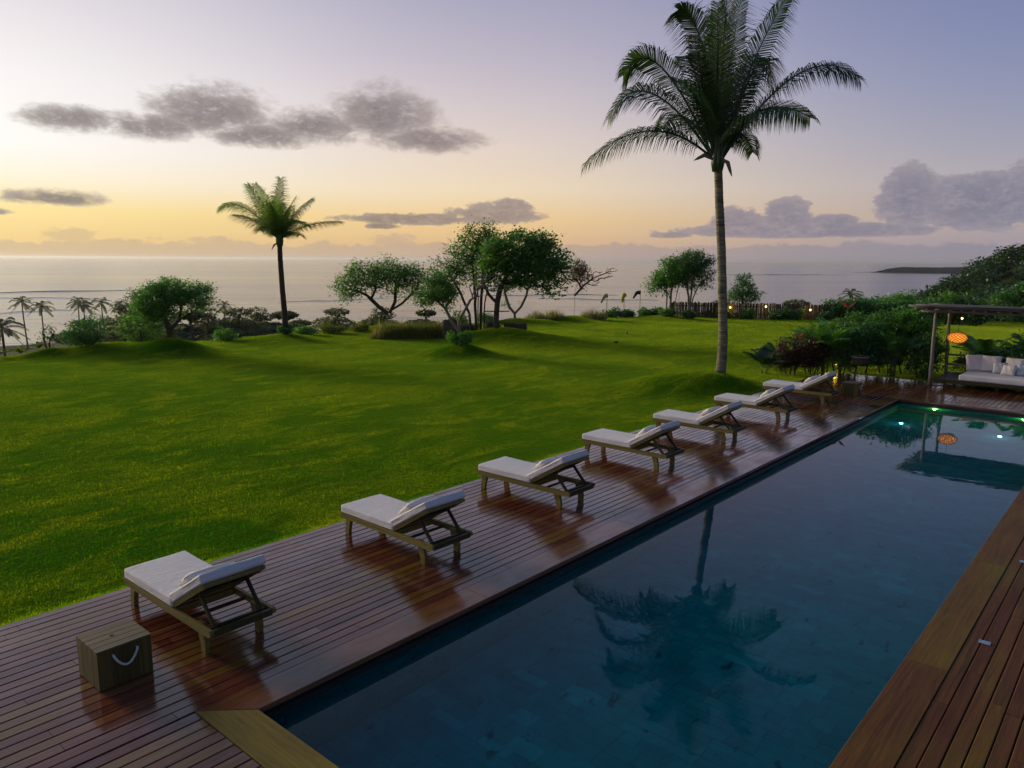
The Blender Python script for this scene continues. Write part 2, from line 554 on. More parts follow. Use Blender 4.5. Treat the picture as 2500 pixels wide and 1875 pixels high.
M['under'] = mat_plain('dark gap below deck', (0.008, 0.006, 0.005, 1), 0.9)
M['teak'] = mat_wood('weathered teak', (0.10, 0.074, 0.018, 1), (0.29, 0.22, 0.058, 1), 'X', (0.4, 0.65), False, 0.15, green=0.35)
M['teakdark'] = mat_wood('dark teak', (0.022, 0.017, 0.008, 1), (0.085, 0.066, 0.026, 1), 'X', (0.4, 0.65), False, 0.2, green=0.2)
M['boxwood'] = mat_wood('old box timber', (0.055, 0.038, 0.020, 1), (0.17, 0.125, 0.065, 1), 'Y', (0.4, 0.65), False, 0.2, green=0.35)
M['boxside'] = mat_wood('old box side timber', (0.036, 0.027, 0.010, 1), (0.15, 0.118, 0.034, 1), 'Z', (0.4, 0.65), False, 0.3, green=0.5)
M['pole'] = mat_wood('grey round pole', (0.12, 0.10, 0.075, 1), (0.34, 0.30, 0.23, 1), 'Z', (0.5, 0.7), False, 0.15)
M['stick'] = mat_wood('grey roof sticks', (0.05, 0.045, 0.045, 1), (0.20, 0.19, 0.19, 1), 'X', (0.55, 0.8), False, 0.35)
M['fence'] = mat_wood('grey fence pale', (0.022, 0.018, 0.012, 1), (0.075, 0.062, 0.042, 1), 'Z', (0.55, 0.8), False, 0.3)


def mat_fabric(name, col):
    m, bn = new_mat(name)
    tcn = bn.n('ShaderNodeTexCoord')
    w = bn.noise(tcn.outputs['Object'], 2.2, 4.0, 0.55)
    cr = bn.noise(bn.mapping(tcn.outputs['Object'], scale=(9.0, 1.3, 4.0)), 2.6, 5.0, 0.65, 0.9)
    weave = bn.noise(tcn.outputs['Object'], 320.0, 2.0, 0.5)
    c = bn.mix(w, [x * 0.9 for x in col[:3]] + [1], col)
    h = bn.m('ADD', bn.m('MULTIPLY', cr, 1.0), bn.m('MULTIPLY', weave, 0.05))
    out(bn, pbsdf(bn, Base_Color=c, Roughness=0.85, Specular_IOR_Level=0.2, Sheen_Weight=0.15, Normal=bump(bn, h, 0.7, 0.03)))
    return m


M['cushion'] = mat_fabric('off white canvas', (0.80, 0.74, 0.75, 1))
M['pillow'] = mat_fabric('white pillow linen', (0.82, 0.75, 0.71, 1))
M['silk'] = mat_fabric('pale sheen pillow', (0.66, 0.67, 0.70, 1))
M['rope'] = mat_plain('white rope', (0.62, 0.60, 0.58, 1), 0.8)
M['steel'] = mat_plain('brushed steel', (0.55, 0.57, 0.60, 1), 0.3, metal=0.9)
M['bark'] = mat_plain('tree bark', (0.085, 0.062, 0.045, 1), 0.85, 0.45, 9.0, 0.2, 0.6)
M['barkpale'] = mat_plain('pale tree bark', (0.24, 0.18, 0.14, 1), 0.85, 0.4, 9.0, 0.2, 0.6)
M['twig'] = mat_plain('bare twig bark', (0.11, 0.075, 0.07, 1), 0.85, 0.3, 9.0, 0.2, 0.4)
M['stone'] = mat_plain('dark mossy stone', (0.085, 0.07, 0.045, 1), 0.85, 0.5, 3.0, 0.2, 0.9)
M['husk'] = mat_plain('dry palm spathe', (0.20, 0.14, 0.10, 1), 0.8, 0.3)
M['leaf_mid'] = mat_leaf('mid green leaf', (0.042, 0.108, 0.022, 1), (0.143, 0.298, 0.047, 1), (0.286, 0.440, 0.078, 1))
M['leaf_dark'] = mat_leaf('dark green leaf', (0.028, 0.089, 0.028, 1), (0.094, 0.228, 0.061, 1), (0.194, 0.362, 0.084, 1))
M['leaf_bright'] = mat_leaf('bright green leaf', (0.046, 0.134, 0.020, 1), (0.156, 0.342, 0.046, 1), (0.271, 0.457, 0.083, 1))
M['leaf_yellow'] = mat_leaf('yellow green leaf', (0.06, 0.085, 0.010, 1), (0.22, 0.23, 0.03, 1), (0.40, 0.34, 0.04, 1), third=0.85)
M['leaf_red'] = mat_leaf('dark red leaf', (0.042, 0.015, 0.012, 1), (0.128, 0.042, 0.027, 1), (0.105, 0.135, 0.030, 1), third=0.7, tgain=1.2)
M['leaf_far'] = mat_leaf('far haze toned leaf', (0.085, 0.088, 0.050, 1), (0.165, 0.165, 0.090, 1), trans=0.6)  # distance haze put into the colour: lighter, greyer leaves for far trees
M['leaf_hill'] = mat_leaf('hill forest leaf', (0.016, 0.038, 0.015, 1), (0.055, 0.10, 0.030, 1), (0.09, 0.135, 0.035, 1))
M['frond'] = mat_leaf('palm leaflet', (0.011, 0.032, 0.010, 1), (0.042, 0.085, 0.016, 1), (0.08, 0.105, 0.02, 1), trans=0.38)  # leaflet green darkened so the tall palm's crown reads as a silhouette
M['frond_lit'] = mat_leaf('backlit palm leaflet', (0.045, 0.092, 0.014, 1), (0.135, 0.19, 0.024, 1), (0.19, 0.23, 0.04, 1), trans=0.62, tgain=2.0)  # paler leaflet: the small palm's backlight is put into its colour
M['bract'] = mat_leaf('red flower bract', (0.35, 0.04, 0.025, 1), (0.55, 0.09, 0.05, 1), trans=0.35, tgain=1.2)
M['tallgrass'] = mat_leaf('ornamental grass blade', (0.086, 0.096, 0.023, 1), (0.269, 0.250, 0.054, 1), (0.461, 0.365, 0.115, 1), third=0.8)


def mat_trunk():
    m, bn = new_mat('ringed palm trunk')
    tcn = bn.n('ShaderNodeTexCoord')
    o = tcn.outputs['Object']
    ring = bn.noise(bn.mapping(o, scale=(1.2, 1.2, 7.0)), 1.6, 4.0, 0.6, 0.6)
    fine = bn.noise(o, 18.0, 4.0, 0.6)
    lich = bn.noise(o, 2.6, 4.0, 0.6)
    c = bn.mix(bn.maprange(ring, 0.35, 0.65), (0.085, 0.068, 0.042, 1), (0.32, 0.27, 0.17, 1))
    c = bn.mix(bn.m('MULTIPLY', bn.maprange(lich, 0.5, 0.7), 0.6), c, (0.13, 0.125, 0.035, 1))
    c = bn.mix(bn.m('MULTIPLY', bn.maprange(fine, 0.5, 0.8), 0.3), c, (0.32, 0.29, 0.23, 1))
    out(bn, pbsdf(bn, Base_Color=c, Roughness=0.85, Specular_IOR_Level=0.2, Normal=bump(bn, bn.m('ADD', ring, bn.m('MULTIPLY', fine, 0.4)), 0.7, 0.03)))
    return m


M['trunk'] = mat_trunk()


def lawn_colour(bn, p, k=1.0):
    """patchy turf: slow drifts of green and yellow green, streaks and fine clumps"""
    big = bn.noise(p, 0.22, 4.0, 0.6, 0.6)
    mid = bn.noise(bn.mapping(p, rot=(0, 0, R(28)), scale=(1.5, 0.55, 1)), 0.75, 5.0, 0.65, 0.8)
    streak = bn.noise(bn.mapping(p, rot=(0, 0, R(35)), scale=(4.0, 1.0, 1)), 1.4, 5.0, 0.7, 0.8)
    fine = bn.noise(p, 7.0, 6.0, 0.74)
    c = bn.mix(bn.maprange(big, 0.42, 0.58, smooth=True), (0.012 * k, 0.056 * k, 0.0035, 1), (0.054 * k, 0.092 * k, 0.005, 1))
    c = bn.mix(bn.m('MULTIPLY', bn.maprange(mid, 0.50, 0.66, smooth=True), 0.75), c, (0.108 * k, 0.126 * k, 0.007, 1))
    c = bn.mix(bn.m('MULTIPLY', bn.maprange(mid, 0.46, 0.34, smooth=True), 0.7), c, (0.010 * k, 0.036 * k, 0.003, 1))
    c = bn.mix(bn.m('MULTIPLY', bn.maprange(streak, 0.50, 0.64, smooth=True), 0.65), c, (0.012 * k, 0.036 * k, 0.003, 1))
    c = bn.mix(bn.m('MULTIPLY', bn.maprange(fine, 0.48, 0.64), 0.6), c, (0.012 * k, 0.034 * k, 0.003, 1))
    h = bn.m('ADD', bn.m('MULTIPLY', fine, 0.8), bn.m('MULTIPLY', streak, 0.35))
    return c, h


def mat_lawn():
    m, bn = new_mat('lawn turf')
    geo = bn.n('ShaderNodeNewGeometry')
    c, h = lawn_colour(bn, geo.outputs['Position'], 1.7)
    sh = pbsdf(bn, Base_Color=c, Roughness=0.9, Specular_IOR_Level=0.0, Sheen_Weight=0.7, Sheen_Roughness=0.18, Sheen_Tint=(0.6, 0.8, 0.05, 1),
               Normal=bump(bn, h, 0.6, 0.06))
    out(bn, sh)
    return m


M['lawn'] = mat_lawn()


def mat_blade():
    m, bn = new_mat('grass blade')
    geo = bn.n('ShaderNodeNewGeometry')
    rnd = geo.outputs['Random Per Island']
    c, h = lawn_colour(bn, geo.outputs['Position'], 3.4)
    c = bn.mix(bn.m('MULTIPLY', rnd, 0.3), c, (0.014, 0.045, 0.001, 1))
    d = bn.n('ShaderNodeBsdfDiffuse', {0: c})
    t = bn.n('ShaderNodeBsdfTranslucent', {0: bn.mix(1.0, c, (2.0, 2.0, 0.6, 1), 'MULTIPLY')})
    s = bn.n('ShaderNodeMixShader', {0: 0.65, 1: d.outputs[0], 2: t.outputs[0]})
    out(bn, s.outputs[0])
    return m


M['blade'] = mat_blade()


def mat_ground():
    m, bn = new_mat('scrub slope ground')
    geo = bn.n('ShaderNodeNewGeometry')
    p = geo.outputs['Position']
    n_ = bn.noise(p, 0.08, 6.0, 0.65)
    f = bn.noise(p, 1.2, 5.0, 0.7)
    c = bn.mix(bn.maprange(n_, 0.35, 0.65), (0.022, 0.038, 0.010, 1), (0.075, 0.088, 0.022, 1))
    c = bn.mix(bn.m('MULTIPLY', f, 0.5), c, (0.02, 0.028, 0.008, 1))
    z = bn.n('ShaderNodeSeparateXYZ', {0: p}).outputs[2]
    c = bn.mix(bn.maprange(z, -20.6, -21.2), c, (0.36, 0.30, 0.22, 1))
    out(bn, pbsdf(bn, Base_Color=c, Roughness=0.95, Specular_IOR_Level=0.1, Normal=bump(bn, f, 0.8, 0.3)))
    return m


M['ground'] = mat_ground()


def mat_sea():
    m, bn = new_mat('sea water')
    geo = bn.n('ShaderNodeNewGeometry')
    p = bn.mapping(geo.outputs['Position'], rot=(0, 0, R(-50)))
    w1 = bn.noise(bn.mapping(p, scale=(0.035, 0.16, 1)), 1.0, 5.0, 0.6, 0.4)
    w2 = bn.noise(bn.mapping(p, scale=(0.010, 0.040, 1)), 1.0, 4.0, 0.55, 0.3)
    w3 = bn.noise(bn.mapping(p, scale=(0.0012, 0.006, 1)), 1.0, 4.0, 0.55)
    h = bn.m('ADD', bn.m('MULTIPLY', w1, 0.6), bn.m('MULTIPLY', w2, 3.2))
    c = bn.mix(bn.maprange(bn.m('ADD', bn.m('MULTIPLY', w3, 0.6), bn.m('MULTIPLY', w2, 0.4)), 0.40, 0.60), (0.022, 0.022, 0.045, 1), (0.105, 0.098, 0.135, 1))
    rg = bn.m('ADD', 0.10, bn.m('MULTIPLY', w3, 0.14))
    out(bn, pbsdf(bn, Base_Color=c, Roughness=rg, IOR=1.33, Specular_IOR_Level=0.5, Normal=bump(bn, h, 0.55, 0.9)))
    return m


M['sea'] = mat_sea()
M['foam'] = mat_plain('sea foam', (0.75, 0.74, 0.74, 1), 0.7, 0.2, 0.8)
M['wave'] = mat_plain('dark wave face', (0.05, 0.05, 0.06, 1), 0.25, 0.2, 0.4, 0.5)


def mat_pool_water():
    m, bn = new_mat('pool water')
    geo = bn.n('ShaderNodeNewGeometry')
    p = geo.outputs['Position']
    w1 = bn.noise(bn.mapping(p, scale=(1, 0.6, 1)), 1.3, 3.0, 0.5, 0.4)
    w2 = bn.noise(p, 5.0, 2.0, 0.5, 0.2)
    h = bn.m('ADD', w1, bn.m('MULTIPLY', w2, 0.12))
    nrm = bump(bn, h, 0.10, 0.02)
    fr = bn.n('ShaderNodeFresnel', {'IOR': 1.33, 'Normal': nrm}).outputs[0]
    gl = bn.n('ShaderNodeBsdfGlossy', {0: (1, 1, 1, 1), 1: 0.0, 'Normal': nrm})
    rf = bn.n('ShaderNodeBsdfRefraction', {0: (0.25, 0.90, 0.97, 1), 1: 0.0, 'IOR': 1.33, 'Normal': nrm})
    out(bn, bn.n('ShaderNodeMixShader', {0: fr, 1: rf.outputs[0], 2: gl.outputs[0]}).outputs[0])
    return m


M['water'] = mat_pool_water()


def mat_pool_tile(name, c1, c2, dark):
    m, bn = new_mat(name)
    geo = bn.n('ShaderNodeNewGeometry')
    p = geo.outputs['Position']
    rnd = geo.outputs['Random Per Island']
    c = bn.ramp(rnd, [(0.0, c1), (0.9, c2), (1.0, [x * 1.25 for x in c2[:3]] + [1])])
    n_ = bn.noise(p, 1.5, 6.0, 0.66, 0.8)
    n3 = bn.noise(bn.mapping(p, scale=(2.2, 1.0, 1)), 2.6, 4.0, 0.6, 0.4)
    c = bn.mix(bn.m('MULTIPLY', bn.maprange(n_, 0.45, 0.70), 0.38), c, dark)
    c = bn.mix(bn.m('MULTIPLY', bn.maprange(n3, 0.56, 0.70), 0.3), c, (0.035, 0.38, 0.37, 1))
    c = bn.mix(bn.m('MULTIPLY', bn.maprange(n3, 0.36, 0.30), 0.75), c, [x * 0.6 for x in dark[:3]] + [1])
    out(bn, pbsdf(bn, Base_Color=c, Roughness=0.7, Normal=bump(bn, n_, 0.3, 0.02)))
    return m


M['tile'] = mat_pool_tile('green stone pool tile', (0.012, 0.29, 0.295, 1), (0.017, 0.375, 0.365, 1), (0.004, 0.08, 0.09, 1))
M['poolwall'] = mat_plain('dark pool wall', (0.03, 0.055, 0.06, 1), 0.6, 0.3, 4.0)
M['poolrim'] = mat_plain('dark pool rim stone', (0.016, 0.017, 0.016, 1), 0.45, 0.4, 6.0)
M['mortar'] = mat_plain('pool floor joints', (0.010, 0.18, 0.21, 1), 0.9)

# ================================================================= the setting
EDGE = np.array([(-41.5, -60), (-40.6, 4), (-40.2, 11), (-40.0, 15), (-39.6, 20), (-39.0, 30), (-38.6, 36), (-36.6, 43), (-34.8, 48.5), (-32.0, 52.6),
                 (-29.8, 55.2), (-24.0, 58.8), (-19.5, 60.8), (-12.0, 68.0), (6.0, 76.0), (60.0, 84.0)], float)


def edge_signed(x, y):
    """metres outside the lawn's edge (negative = on the lawn side)"""
    x = np.asarray(x, float); y = np.asarray(y, float)
    best = np.full(x.shape, 1e9); sgn = np.ones(x.shape)
    for i in range(len(EDGE) - 1):
        ax, ay = EDGE[i]; bx, by = EDGE[i + 1]
        vx, vy = bx - ax, by - ay
        t = np.clip(((x - ax) * vx + (y - ay) * vy) / (vx * vx + vy * vy), 0, 1)
        d = np.hypot(x - ax - t * vx, y - ay - t * vy)
        cr = vx * (y - ay) - vy * (x - ax)
        m = d < best
        best = np.where(m, d, best); sgn = np.where(m, np.sign(cr), sgn)
    return best * sgn


MOUNDS = [(-12.4, 24.6, 1.9, 0.54), (-13.4, 22.6, 1.5, 0.14), (-35.4, 16.3, 1.6, 0.68), (-36.7, 23.3, 1.6, 0.31), (-25.3, 25.5, 1.35, 0.50),
          (-28.5, 31.6, 1.9, 0.50), (-26.3, 32.0, 2.6, 0.35), (-30.7, 32.2, 1.4, 0.18), (-34.8, 40.4, 1.4, 0.39), (-33.2, 41.8, 1.2, 0.26),
          (-33.7, 45.8, 1.6, 0.35), (-38.6, 12.2, 0.9, 0.26), (-37.9, 14.4, 1.7, 0.42), (-37.7, 31.3, 1.6, 0.29), (-29.3, 52.0, 2.2, 0.26), (-38.0, 17.2, 1.4, 0.24)]


def lawn_h(x, y):
    x = np.asarray(x, float); y = np.asarray(y, float)
    z = np.full(x.shape, -0.04)
    fade = np.clip((-10.25 - x) / 1.3, 0, 1) + (y > 31.3) * np.clip((y - 31.3) / 2.0, 0, 1)
    fade = np.clip(fade, 0, 1)
    for (mx, my, r, h) in MOUNDS:
        z = z + h * np.exp(-((x - mx) ** 2 + (y - my) ** 2) / (r * r)) * fade
    z = z + fade * (0.012 * np.sin(0.23 * x + 0.9) * np.sin(0.19 * y + 0.3))
    return z


def zl(x, y):
    return float(lawn_h(np.array([x]), np.array([y]))[0])


def smooth(t):
    t = np.clip(t, 0, 1)
    return t * t * (3 - 2 * t)


def terrain_h(x, y):
    x = np.asarray(x, float); y = np.asarray(y, float)
    s = edge_signed(x, y)
    z = -0.25 - 15.5 * (1 - np.exp(-np.maximum(s, 0) / 65.0)) - 0.026 * np.maximum(s, 0)
    z = np.where(s < 0, -0.5 + 0.9 * np.maximum(s, -3.0), z)
    z = z + np.where(s > 6, 0.7 * np.sin(x * 0.07 + 1.3) * np.sin(y * 0.06) + 0.3 * np.sin(x * 0.21 + y * 0.13), 0)
    z = np.where(s > 225, np.minimum(z, -20.9 - 0.09 * (s - 225)), z)
    out_ = np.clip((s - 8) / 20.0, 0, 1)
    z = z + out_ * 25.0 * smooth((x + 71.0) / 44.0) * np.exp(-((y - 262.0) / 70.0) ** 2)
    z = z + out_ * 12.0 * smooth((x + 26.0) / 30.0) * np.exp(-((y - 118.0) / 45.0) ** 2)
    return z


# --- ground sheet: slope from the lawn down to the beach, and the wooded hill
xs = np.arange(-470, 330, 5.0); ys = np.arange(-260, 480, 5.0)
gx, gy = np.meshgrid(xs, ys)
gz = terrain_h(gx, gy)
nx_, ny_ = len(xs), len(ys)
vv = np.stack([gx.ravel(), gy.ravel(), gz.ravel()], 1)
ii = (np.arange(ny_ - 1)[:, None] * nx_ + np.arange(nx_ - 1)[None, :]).ravel()
tt = np.concatenate([np.stack([ii, ii + 1, ii + nx_ + 1], 1), np.stack([ii, ii + nx_ + 1, ii + nx_], 1)])
tag(link('ground', npmesh('ground', vv, tt, M['ground'], True)), kind='structure')

# --- sea
SEA_Z = -22.0
mb = MB()
rings = [0, 200, 500, 1200, 3000, 8000, 20000, 40000]
vs = [(0, 0, SEA_Z)]; fs = []
seg = 64
for r_ in rings[1:]:
    for k in range(seg):
        a = 2 * PI * k / seg
        vs.append((r_ * math.cos(a), r_ * math.sin(a), SEA_Z))
for k in range(seg):
    fs.append((0, 1 + k, 1 + (k + 1) % seg))
for j in range(len(rings) - 2):
    for k in range(seg):
        k2 = (k + 1) % seg
        fs.append((1 + j * seg + k, 1 + (j + 1) * seg + k, 1 + (j + 1) * seg + k2, 1 + j * seg + k2))
mb.add(vs, fs)
so = tag(mb.build('sea', M['sea']), kind='structure')
if so.data.polygons[0].normal.z < 0:
    so.data.flip_normals()


def breaker(az0, az1, d0, d1, h, seed, foam_w):
    """a long low swell breaking over the reef: dark face and a strip of foam"""
    rg = random.Random(seed)
    n = 60
    ph = rg.uniform(0, 6)
    top = []; wv = []; wf = []; fv = []; ff = []
    for i in range(n + 1):
        t = i / n
        a = R(az0 + (az1 - az0) * t); d = d0 + (d1 - d0) * t + 5 * math.sin(7 * t + ph) + 2 * math.sin(23 * t + ph)
        k = math.sin(PI * t) ** 0.6 * (0.55 + 0.45 * math.sin(11 * t + ph) ** 2)
        hh = h * k + 0.02
        rx, ry = -math.sin(a), math.cos(a)
        for (dd, zz) in ((-2.4 * k - .3, -0.2), (-0.7 * k, hh * 0.8), (0, hh), (2.5 * k + .3, hh * 0.4), (6 * k + .5, -0.2)):
            wv.append(((d + dd) * rx, (d + dd) * ry, SEA_Z + zz))
        fw = foam_w * (0.3 + 0.7 * k * abs(math.sin(5 * t + ph * 2)))
        for (dd, zz) in ((-4.5 - fw, 0.05), (-3.2, 0.12 + 0.2 * k), (-2.6, 0.05)):
            fv.append(((d + dd) * rx, (d + dd) * ry, SEA_Z + zz))
    for i in range(n):
        for k in range(4):
            wf.append((i * 5 + k, i * 5 + k + 1, (i + 1) * 5 + k + 1, (i + 1) * 5 + k))
        for k in range(2):
            ff.append((i * 3 + k, i * 3 + k + 1, (i + 1) * 3 + k + 1, (i + 1) * 3 + k))
    o = MB().add(wv, wf).build('breaking_wave', M['wave'], None, True)
    tag(o, kind='structure')
    MB().add(fv, ff).build('foam', M['foam'], o, True)
    return o


for args in [(86, 62, 660, 690, 1.0, 3, 7), (80, 69, 600, 560, 0.6, 5, 5), (78, 71, 430, 440, 0.5, 8, 2), (44, 33, 560, 590, 0.8, 11, 3),
             (39, 30, 520, 520, 0.6, 14, 3), (26, 17, 1500, 1650, 1.2, 17, 4), (58, 50, 480, 520, 0.5, 21, 2), (17, 11.5, 2150, 2300, 1.2, 23, 18)]:
    breaker(*args)

# --- headland far across the bay
rg = np.random.RandomState(5)
hv = []; hf = []
nh = 120
for i in range(nh + 1):
    t = i / nh
    # spine runs from the point inland to the right
    px = -572 + 620 * t; py = 2010 + 420 * t
    prof = smooth(np.array(t / 0.10)) * 12 + 8 * t + 2.2 * math.sin(17 * t + 1) * t + (rg.rand() - 0.5) * 2.6 * min(1, t * 8)
    prof = float(prof)
    wid = 20 + 60 * min(1, t * 3)
    for (k, zz) in ((-1.0, -1.0), (-0.92, 0.32 * prof), (-0.75, 0.72 * prof + (rg.rand() - .5) * 1.6), (-0.3, prof + (rg.rand() - .5) * 1.2), (0.2, prof), (1.0, -1.0)):
        hv.append((px - 0.56 * k * wid * -1, py + 0.83 * k * wid, SEA_Z + zz))
for i in range(nh):
    for k in range(5):
        hf.append((i * 6 + k, i * 6 + k + 1, (i + 1) * 6 + k + 1, (i + 1) * 6 + k))
M['headland'] = mat_plain('headland forest', (0.035, 0.045, 0.028, 1), 0.95, 0.5, 0.05, 0.1, 0.5)
tag(MB().add(hv, hf).build('headland', M['headland']), kind='structure')
mb = MB()
bv = []; bf = []
for i in range(40):
    t = i / 39
    px = -600 + 640 * t; py = 1976 + 400 * t
    w = 6 + 10 * math.sin(PI * t)
    bv += [(px + 0.56 * -w, py - 0.83 * w, SEA_Z + 0.1), (px, py, SEA_Z + 0.7), (px - 0.56 * -20, py + 0.83 * 20, SEA_Z + 0.9)]
    if i:
        o = (i - 1) * 3
        bf += [(o, o + 1, o + 4, o + 3), (o + 1, o + 2, o + 5, o + 4)]
M['sand'] = mat_plain('pale sand', (0.42, 0.36, 0.29, 1), 0.9)
tag(mb.add(bv, bf).build('beach', M['sand'], None, True), kind='structure')

# --- lawn sheet
st = 0.35
xs = np.concatenate([np.arange(-41.5, -10.25 - 0.2, st), [-10.25]]); ys = np.arange(-14, 62, st)
xs2 = np.arange(-10.25, 14, st * 1.5); ys2 = np.concatenate([[31.36], np.arange(31.6, 80, st * 1.5)])


def sheet(xa, ya):
    X, Y = np.meshgrid(xa, ya)
    s = edge_signed(X, Y)
    Z = lawn_h(X, Y) - 0.8 * np.clip(s + 0.6, 0, 3) ** 1.3
    n_, m_ = len(xa), len(ya)
    v = np.stack([X.ravel(), Y.ravel(), Z.ravel()], 1)
    i0 = (np.arange(m_ - 1)[:, None] * n_ + np.arange(n_ - 1)[None, :]).ravel()
    keep = (s.ravel()[i0] < 1.6)
    i0 = i0[keep]
    t_ = np.concatenate([np.stack([i0, i0 + 1, i0 + n_ + 1], 1), np.stack([i0, i0 + n_ + 1, i0 + n_], 1)])
    return v, t_


v1, t1 = sheet(xs, ys); v2, t2 = sheet(xs2, ys2)
lawn = tag(link('lawn', npmesh('lawn', np.concatenate([v1, v2]), np.concatenate([t1, t2 + len(v1)]), M['lawn'], True)), kind='structure')

# --- grass blades standing on the lawn, thinner with distance
rg = np.random.RandomState(11)


def scatter_grass(n, x0, x1, y0, y1):
    """blades thin out and widen steadily with distance from the terrace"""
    x = rg.uniform(x0, x1, n); y = rg.uniform(y0, y1, n)
    dist = np.hypot(x, y)
    ok = (edge_signed(x, y) < 0.2) & ((x < -10.27) | (y > 31.4))
    ok &= (y > -4) & (y > 0.18 * (-x) - 2.5)
    ok &= rg.uniform(0, 1, n) < np.minimum(1.0, (11.0 / dist) ** 1.75)
    x, y, dist = x[ok], y[ok], dist[ok]
    z = lawn_h(x, y) - 0.008
    k = len(x)
    w = 0.0065 * np.maximum(1.0, dist / 11.0) ** 0.85
    a = rg.uniform(0, 2 * PI, k)
    h = rg.uniform(0.02, 0.046, k) * (0.9 + 0.2 * np.sin(x * 9.7 + 1.1 * np.sin(y * 12.3)) * np.sin(y * 10.9 + 2 * np.sin(x * 5))) * (1 + 0.012 * np.minimum(dist, 40))
    le = rg.normal(0, 0.5, (k, 2)) * h[:, None]
    ca, sa = np.cos(a) * w / 2, np.sin(a) * w / 2
    V = np.empty((k, 3, 3))
    V[:, 0] = np.stack([x - ca, y - sa, z], 1)
    V[:, 1] = np.stack([x + ca, y + sa, z], 1)
    V[:, 2] = np.stack([x + le[:, 0], y + le[:, 1], z + h], 1)
    return V


parts = [scatter_grass(2600000, -39.5, -10.25, -3, 58)]
# ragged fringe hanging over the deck's edge
k_ = 26000
fx_ = -10.25 - np.abs(rg.normal(0, .05, k_)); fy_ = rg.uniform(-3, 31.2, k_)
fz_ = lawn_h(fx_, fy_) - .01
fh_ = rg.uniform(.03, .085, k_); fa_ = rg.uniform(0, 6.28, k_)
FV = np.empty((k_, 3, 3))
FV[:, 0] = np.stack([fx_ - np.cos(fa_) * .005, fy_ - np.sin(fa_) * .005, fz_], 1)
FV[:, 1] = np.stack([fx_ + np.cos(fa_) * .005, fy_ + np.sin(fa_) * .005, fz_], 1)
FV[:, 2] = np.stack([fx_ + rg.normal(.01, .025, k_), fy_ + rg.normal(0, .025, k_), fz_ + fh_], 1)
parts.append(FV)
V = np.concatenate(parts).reshape(-1, 3)
T = np.arange(len(V)).reshape(-1, 3)
tag(link('grass', npmesh('grass', V, T, M['blade'])), 'short green turf grass covering the lawn', 'grass', kind='stuff')

# ================================================================= pool
PX0, PX1, PY0, PY1 = -6.37, -1.83, 3.56, 26.62
WZ = -0.18
basin = MB()
d = 1.30
x0, x1, y0, y1 = PX0 - 0.03, PX1 + 0.03, PY0 - 0.03, PY1 + 0.03
basin.add([(x0, y0, -.05), (x1, y0, -.05), (x1, y1, -.05), (x0, y1, -.05), (x0, y0, -d), (x1, y0, -d), (x1, y1, -d), (x0, y1, -d)],
          [(0, 1, 5, 4), (1, 2, 6, 5), (2, 3, 7, 6), (3, 0, 4, 7), (4, 5, 6, 7)])
pool = tag(basin.build('swimming_pool', M['poolwall']), kind='structure')
pool.data.materials.append(M['mortar'])
# rim course of dark stone at the water line
rim = MB()
for (a, c_, w, h) in (((x0 + .03, y0, -.115), (x0 + .03, y1, -.115), .06, .07), ((x1 - .03, y0, -.115), (x1 - .03, y1, -.115), .06, .07),
                      ((x0, y1 - .03, -.115), (x1, y1 - .03, -.115), .06, .07), ((x0, y0 + .03, -.115), (x1, y0 + .03, -.115), .06, .07)):
    rim.bar(a, c_, w, h)
rim.build('rim_stone', M['poolrim'], pool)
# floor of irregular stone tiles
rg_ = random.Random(4)
tv = []; tf = []
y = y0 + 0.02
while y < y1 - 0.05:
    hgt = rg_.choice((0.16, 0.2, 0.24))
    x = x0 + 0.02 - rg_.uniform(0, 0.3)
    while x < x1:
        w = rg_.uniform(0.2, 0.55)
        xa, xb = max(x, x0 + .01), min(x + w - 0.004, x1 - .01)
        if xb - xa > 0.02:
            zt = -d + 0.006 + rg_.uniform(0, 0.004); yb = min(y + hgt - 0.004, y1 - .01)
            o = len(tv)
            tv += [(xa, y, -d + .001), (xb, y, -d + .001), (xb, yb, -d + .001), (xa, yb, -d + .001), (xa, y, zt), (xb, y, zt), (xb, yb, zt), (xa, yb, zt)]
            tf += [(o + 4, o + 5, o + 6, o + 7), (o, o + 1, o + 5, o + 4), (o + 1, o + 2, o + 6, o + 5), (o + 2, o + 3, o + 7, o + 6), (o + 3, o, o + 4, o + 7)]
        x += w
    y += hgt
tl = MB().add(tv, tf).build('stone_tile', M['tile'], pool)
tl['kind'] = 'stuff'
# the same stone climbs the walls in courses
tv = []; tf = []
for (wa, wb, fx) in ((y0, y1, lambda u, z, e: (x0 + e, u, z)), (y0, y1, lambda u, z, e: (x1 - e, u, z)), (x0, x1, lambda u, z, e: (u, y1 - e, z)), (x0, x1, lambda u, z, e: (u, y0 + e, z))):
    z = -d + 0.02
    while z < -0.24:
        h_ = 0.17; u = wa - rg_.uniform(0, .3)
        while u < wb:
            w = rg_.uniform(.25, .6); ua, ub = max(u, wa + .01), min(u + w - .008, wb - .01)
            if ub - ua > .03:
                e = .008 + rg_.uniform(0, .008); o = len(tv); zb = min(z + h_ - .008, -.16)
                tv += [fx(ua, z, e), fx(ub, z, e), fx(ub, zb, e), fx(ua, zb, e), fx(ua, z, .001), fx(ub, z, .001), fx(ub, zb, .001), fx(ua, zb, .001)]
                tf += [(o, o + 1, o + 2, o + 3), (o, o + 1, o + 5, o + 4), (o + 2, o + 3, o + 7, o + 6), (o + 1, o + 2, o + 6, o + 5), (o + 3, o, o + 4, o + 7)]
            u += w
        z += h_
wt = MB().add(tv, tf).build('wall_tile', M['tile'], pool)
wt['kind'] = 'stuff'
